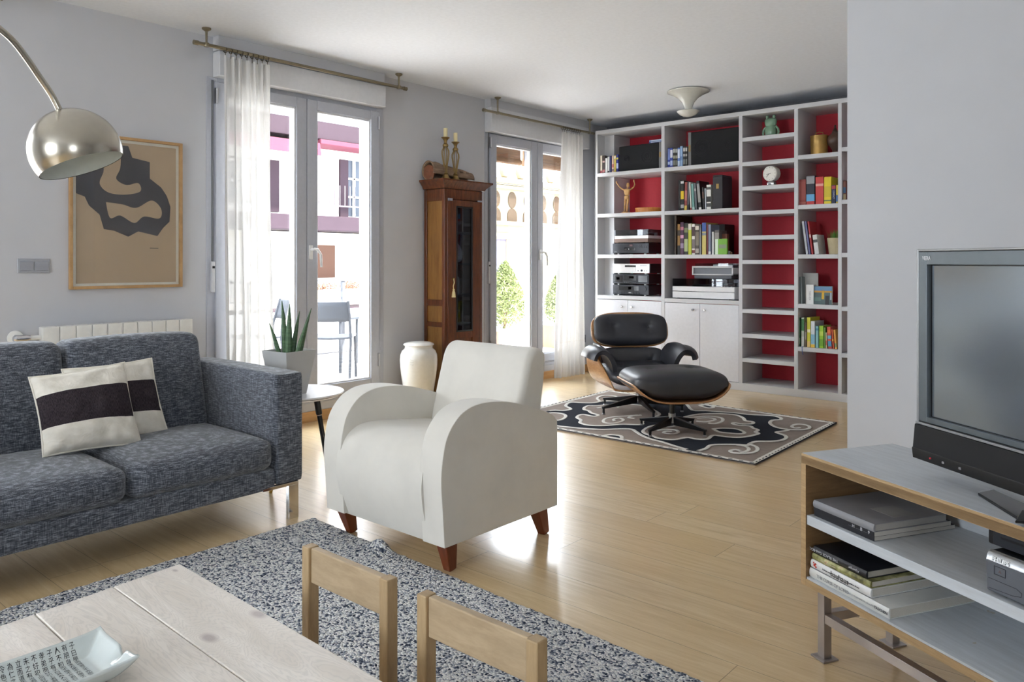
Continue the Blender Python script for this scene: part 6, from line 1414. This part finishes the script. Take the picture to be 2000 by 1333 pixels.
for (u, v) in ((.07, .07), (1.18, .07), (.07, .87), (1.18, .87)):
    p = c0_ + dX * u + dY * v; q = A(tb); q.box(p.x - .03, p.x + .03, p.y - .03, p.y + .03, .017, TZ - .026); q.build('leg', m_pine, tb, bevel=.003)
for v in (.07, .87):
    p = c0_ + dY * v; q = A(tb); q.bar((p + dX * .10).to_3d() * 1.0 + Vector((0, 0, -.06)), p + dX * 1.15 + Vector((0, 0, -.06)), .02, .06); q.build('apron', m_pine, tb, bevel=.002)

m_beech = wood('honey_pine', (152, 126, 90), (186, 160, 122), (14, 14, 3), 2.5, .5)
def small_chair(xl, xr, y, lb):
    r = thing('small_chair', lb, 'chair', ((xl + xr) / 2, y, .017), 0, 'small wooden chairs at the low table')
    hw = (xr - xl) / 2; zt = .498
    for s in (-1, 1):
        MB().box(s * hw - .013, s * hw + .013, -.014, .014, 0, zt).build('back_post', m_beech, r, bevel=.0025, seg=3)
        MB().box(s * hw - .013, s * hw + .013, -.262, -.234, 0, .262).build('front_leg', m_beech, r, bevel=.0025)
        MB().box(s * hw - .008, s * hw + .008, -.234, -.014, .228, .258).build('side_rail', m_beech, r, bevel=.002)
    MB().box(-hw + .013, hw - .013, -.008, .010, zt - .078, zt - .001).build('back_rail', wood('rail_pine', (160, 138, 108), (188, 166, 134), (3, 14, 14), 2.5, .5), r, bevel=.003, seg=3)
    MB().box(-hw - .01, hw + .01, -.265, -.016, .262, .274).build('seat', m_beech, r, bevel=.003)
    MB().box(-hw + .013, hw - .013, -.255, -.24, .225, .258).build('front_rail', m_beech, r, bevel=.002)
small_chair(-1.480, -1.212, 1.016, 'small pine chair on the left, nearer the armchair, pushed to the low table')
small_chair(-1.100, -.828, 1.016, 'small pine chair on the right of the pair beside the low table')

# ceramic dish with calligraphy
ds = thing('ceramic_dish', 'pale celadon rectangular dish printed with black characters on the low table', 'dish', (-1.402, .40, TZ), 0)
HX, HY, HH = .078, .172, .030
def dz(x, y):
    m_ = max(0, max((abs(x) / HX - .62) / .38, (abs(y) / HY - .80) / .20)); m_ = min(1, m_); z = .006 + HH * (m_ ** 1.25)
    z += .006 * (abs(x) / HX) ** 6 * (abs(y) / HY) ** 8
    z -= .014 * math.exp(-((x - .02) / .010) ** 2) * max(0, (y / HY - .88) / .12)
    return z
q = MB(); q.grid(lambda u, v: ((2 * u - 1) * HX, (2 * v - 1) * HY, dz((2 * u - 1) * HX, (2 * v - 1) * HY)), 48, 80)
q.build('dish_body', plain('celadon_porcelain', (206, 214, 212), .12, coat=.6), ds, solid=.005, smooth=180)
MB().box(-.042, .042, -.12, .12, 0, .004).build('foot_ring', bpy.data.materials['celadon_porcelain'], ds, bevel=.001)
lines = '子曰學而時習之不亦說乎,有朋自遠方來不亦樂乎,人不知而不慍不亦君,子乎有子曰其為人也,孝弟而好犯上者鮮矣,不好犯上而好作亂者,未之有也君子務本本,立而道生孝弟也者其,為仁之本與子曰巧言,令色鮮矣仁曾子曰吾,日三省吾身為人謀而,不忠乎與朋友交而不,信乎傳不習乎子曰道,千乘之國敬事而信節,用而愛人使民以時子,曰弟子入則孝出則弟,謹而信汎愛眾而親仁,行有餘力則以學文賢'.split(',')
m_inkd = mt((34, 36, 42))
dish_txt = MB()
for li, s_ in enumerate(lines[:21]):
    yy = .122 - li * .0118
    cu = bpy.data.curves.new('t', 'FONT'); cu.body = '\n'.join((s_ + lines[(li * 7 + 3) % len(lines)])[:14]); cu.size = .0088; cu.space_line = 1.02; cu.resolution_u = 1; cu.align_y = 'TOP'; cu.extrude = 0
    to = bpy.data.objects.new('t', cu); COL.objects.link(to); me = bpy.data.meshes.new_from_object(to)
    vs = []
    for v in me.vertices:
        X_ = -.072 - v.co.y; Y_ = yy - .006 + v.co.x    # rows run across the dish
        gx = (dz(X_ + .001, Y_) - dz(X_ - .001, Y_)) / .002; gy = (dz(X_, Y_ + .001) - dz(X_, Y_ - .001)) / .002; vs.append((X_, Y_, dz(X_, Y_) + .0029 * math.sqrt(1 + gx * gx + gy * gy) + .0006))
    dish_txt.add(vs, [tuple(p.vertices) for p in me.polygons]); bpy.data.objects.remove(to); bpy.data.curves.remove(cu); bpy.data.meshes.remove(me)
dish_txt.build('calligraphy', m_inkd, ds, smooth=0)
q = MB(); vs = [(.046 + .010 * math.cos(a), .150 + .0085 * math.sin(a)) for a in [R(15 * k) for k in range(24)]]; q.add([(x, y, dz(x, y) + .0032) for x, y in vs], [tuple(range(24))]); q.build('red_seal', mt((176, 128, 118)), ds, smooth=0)
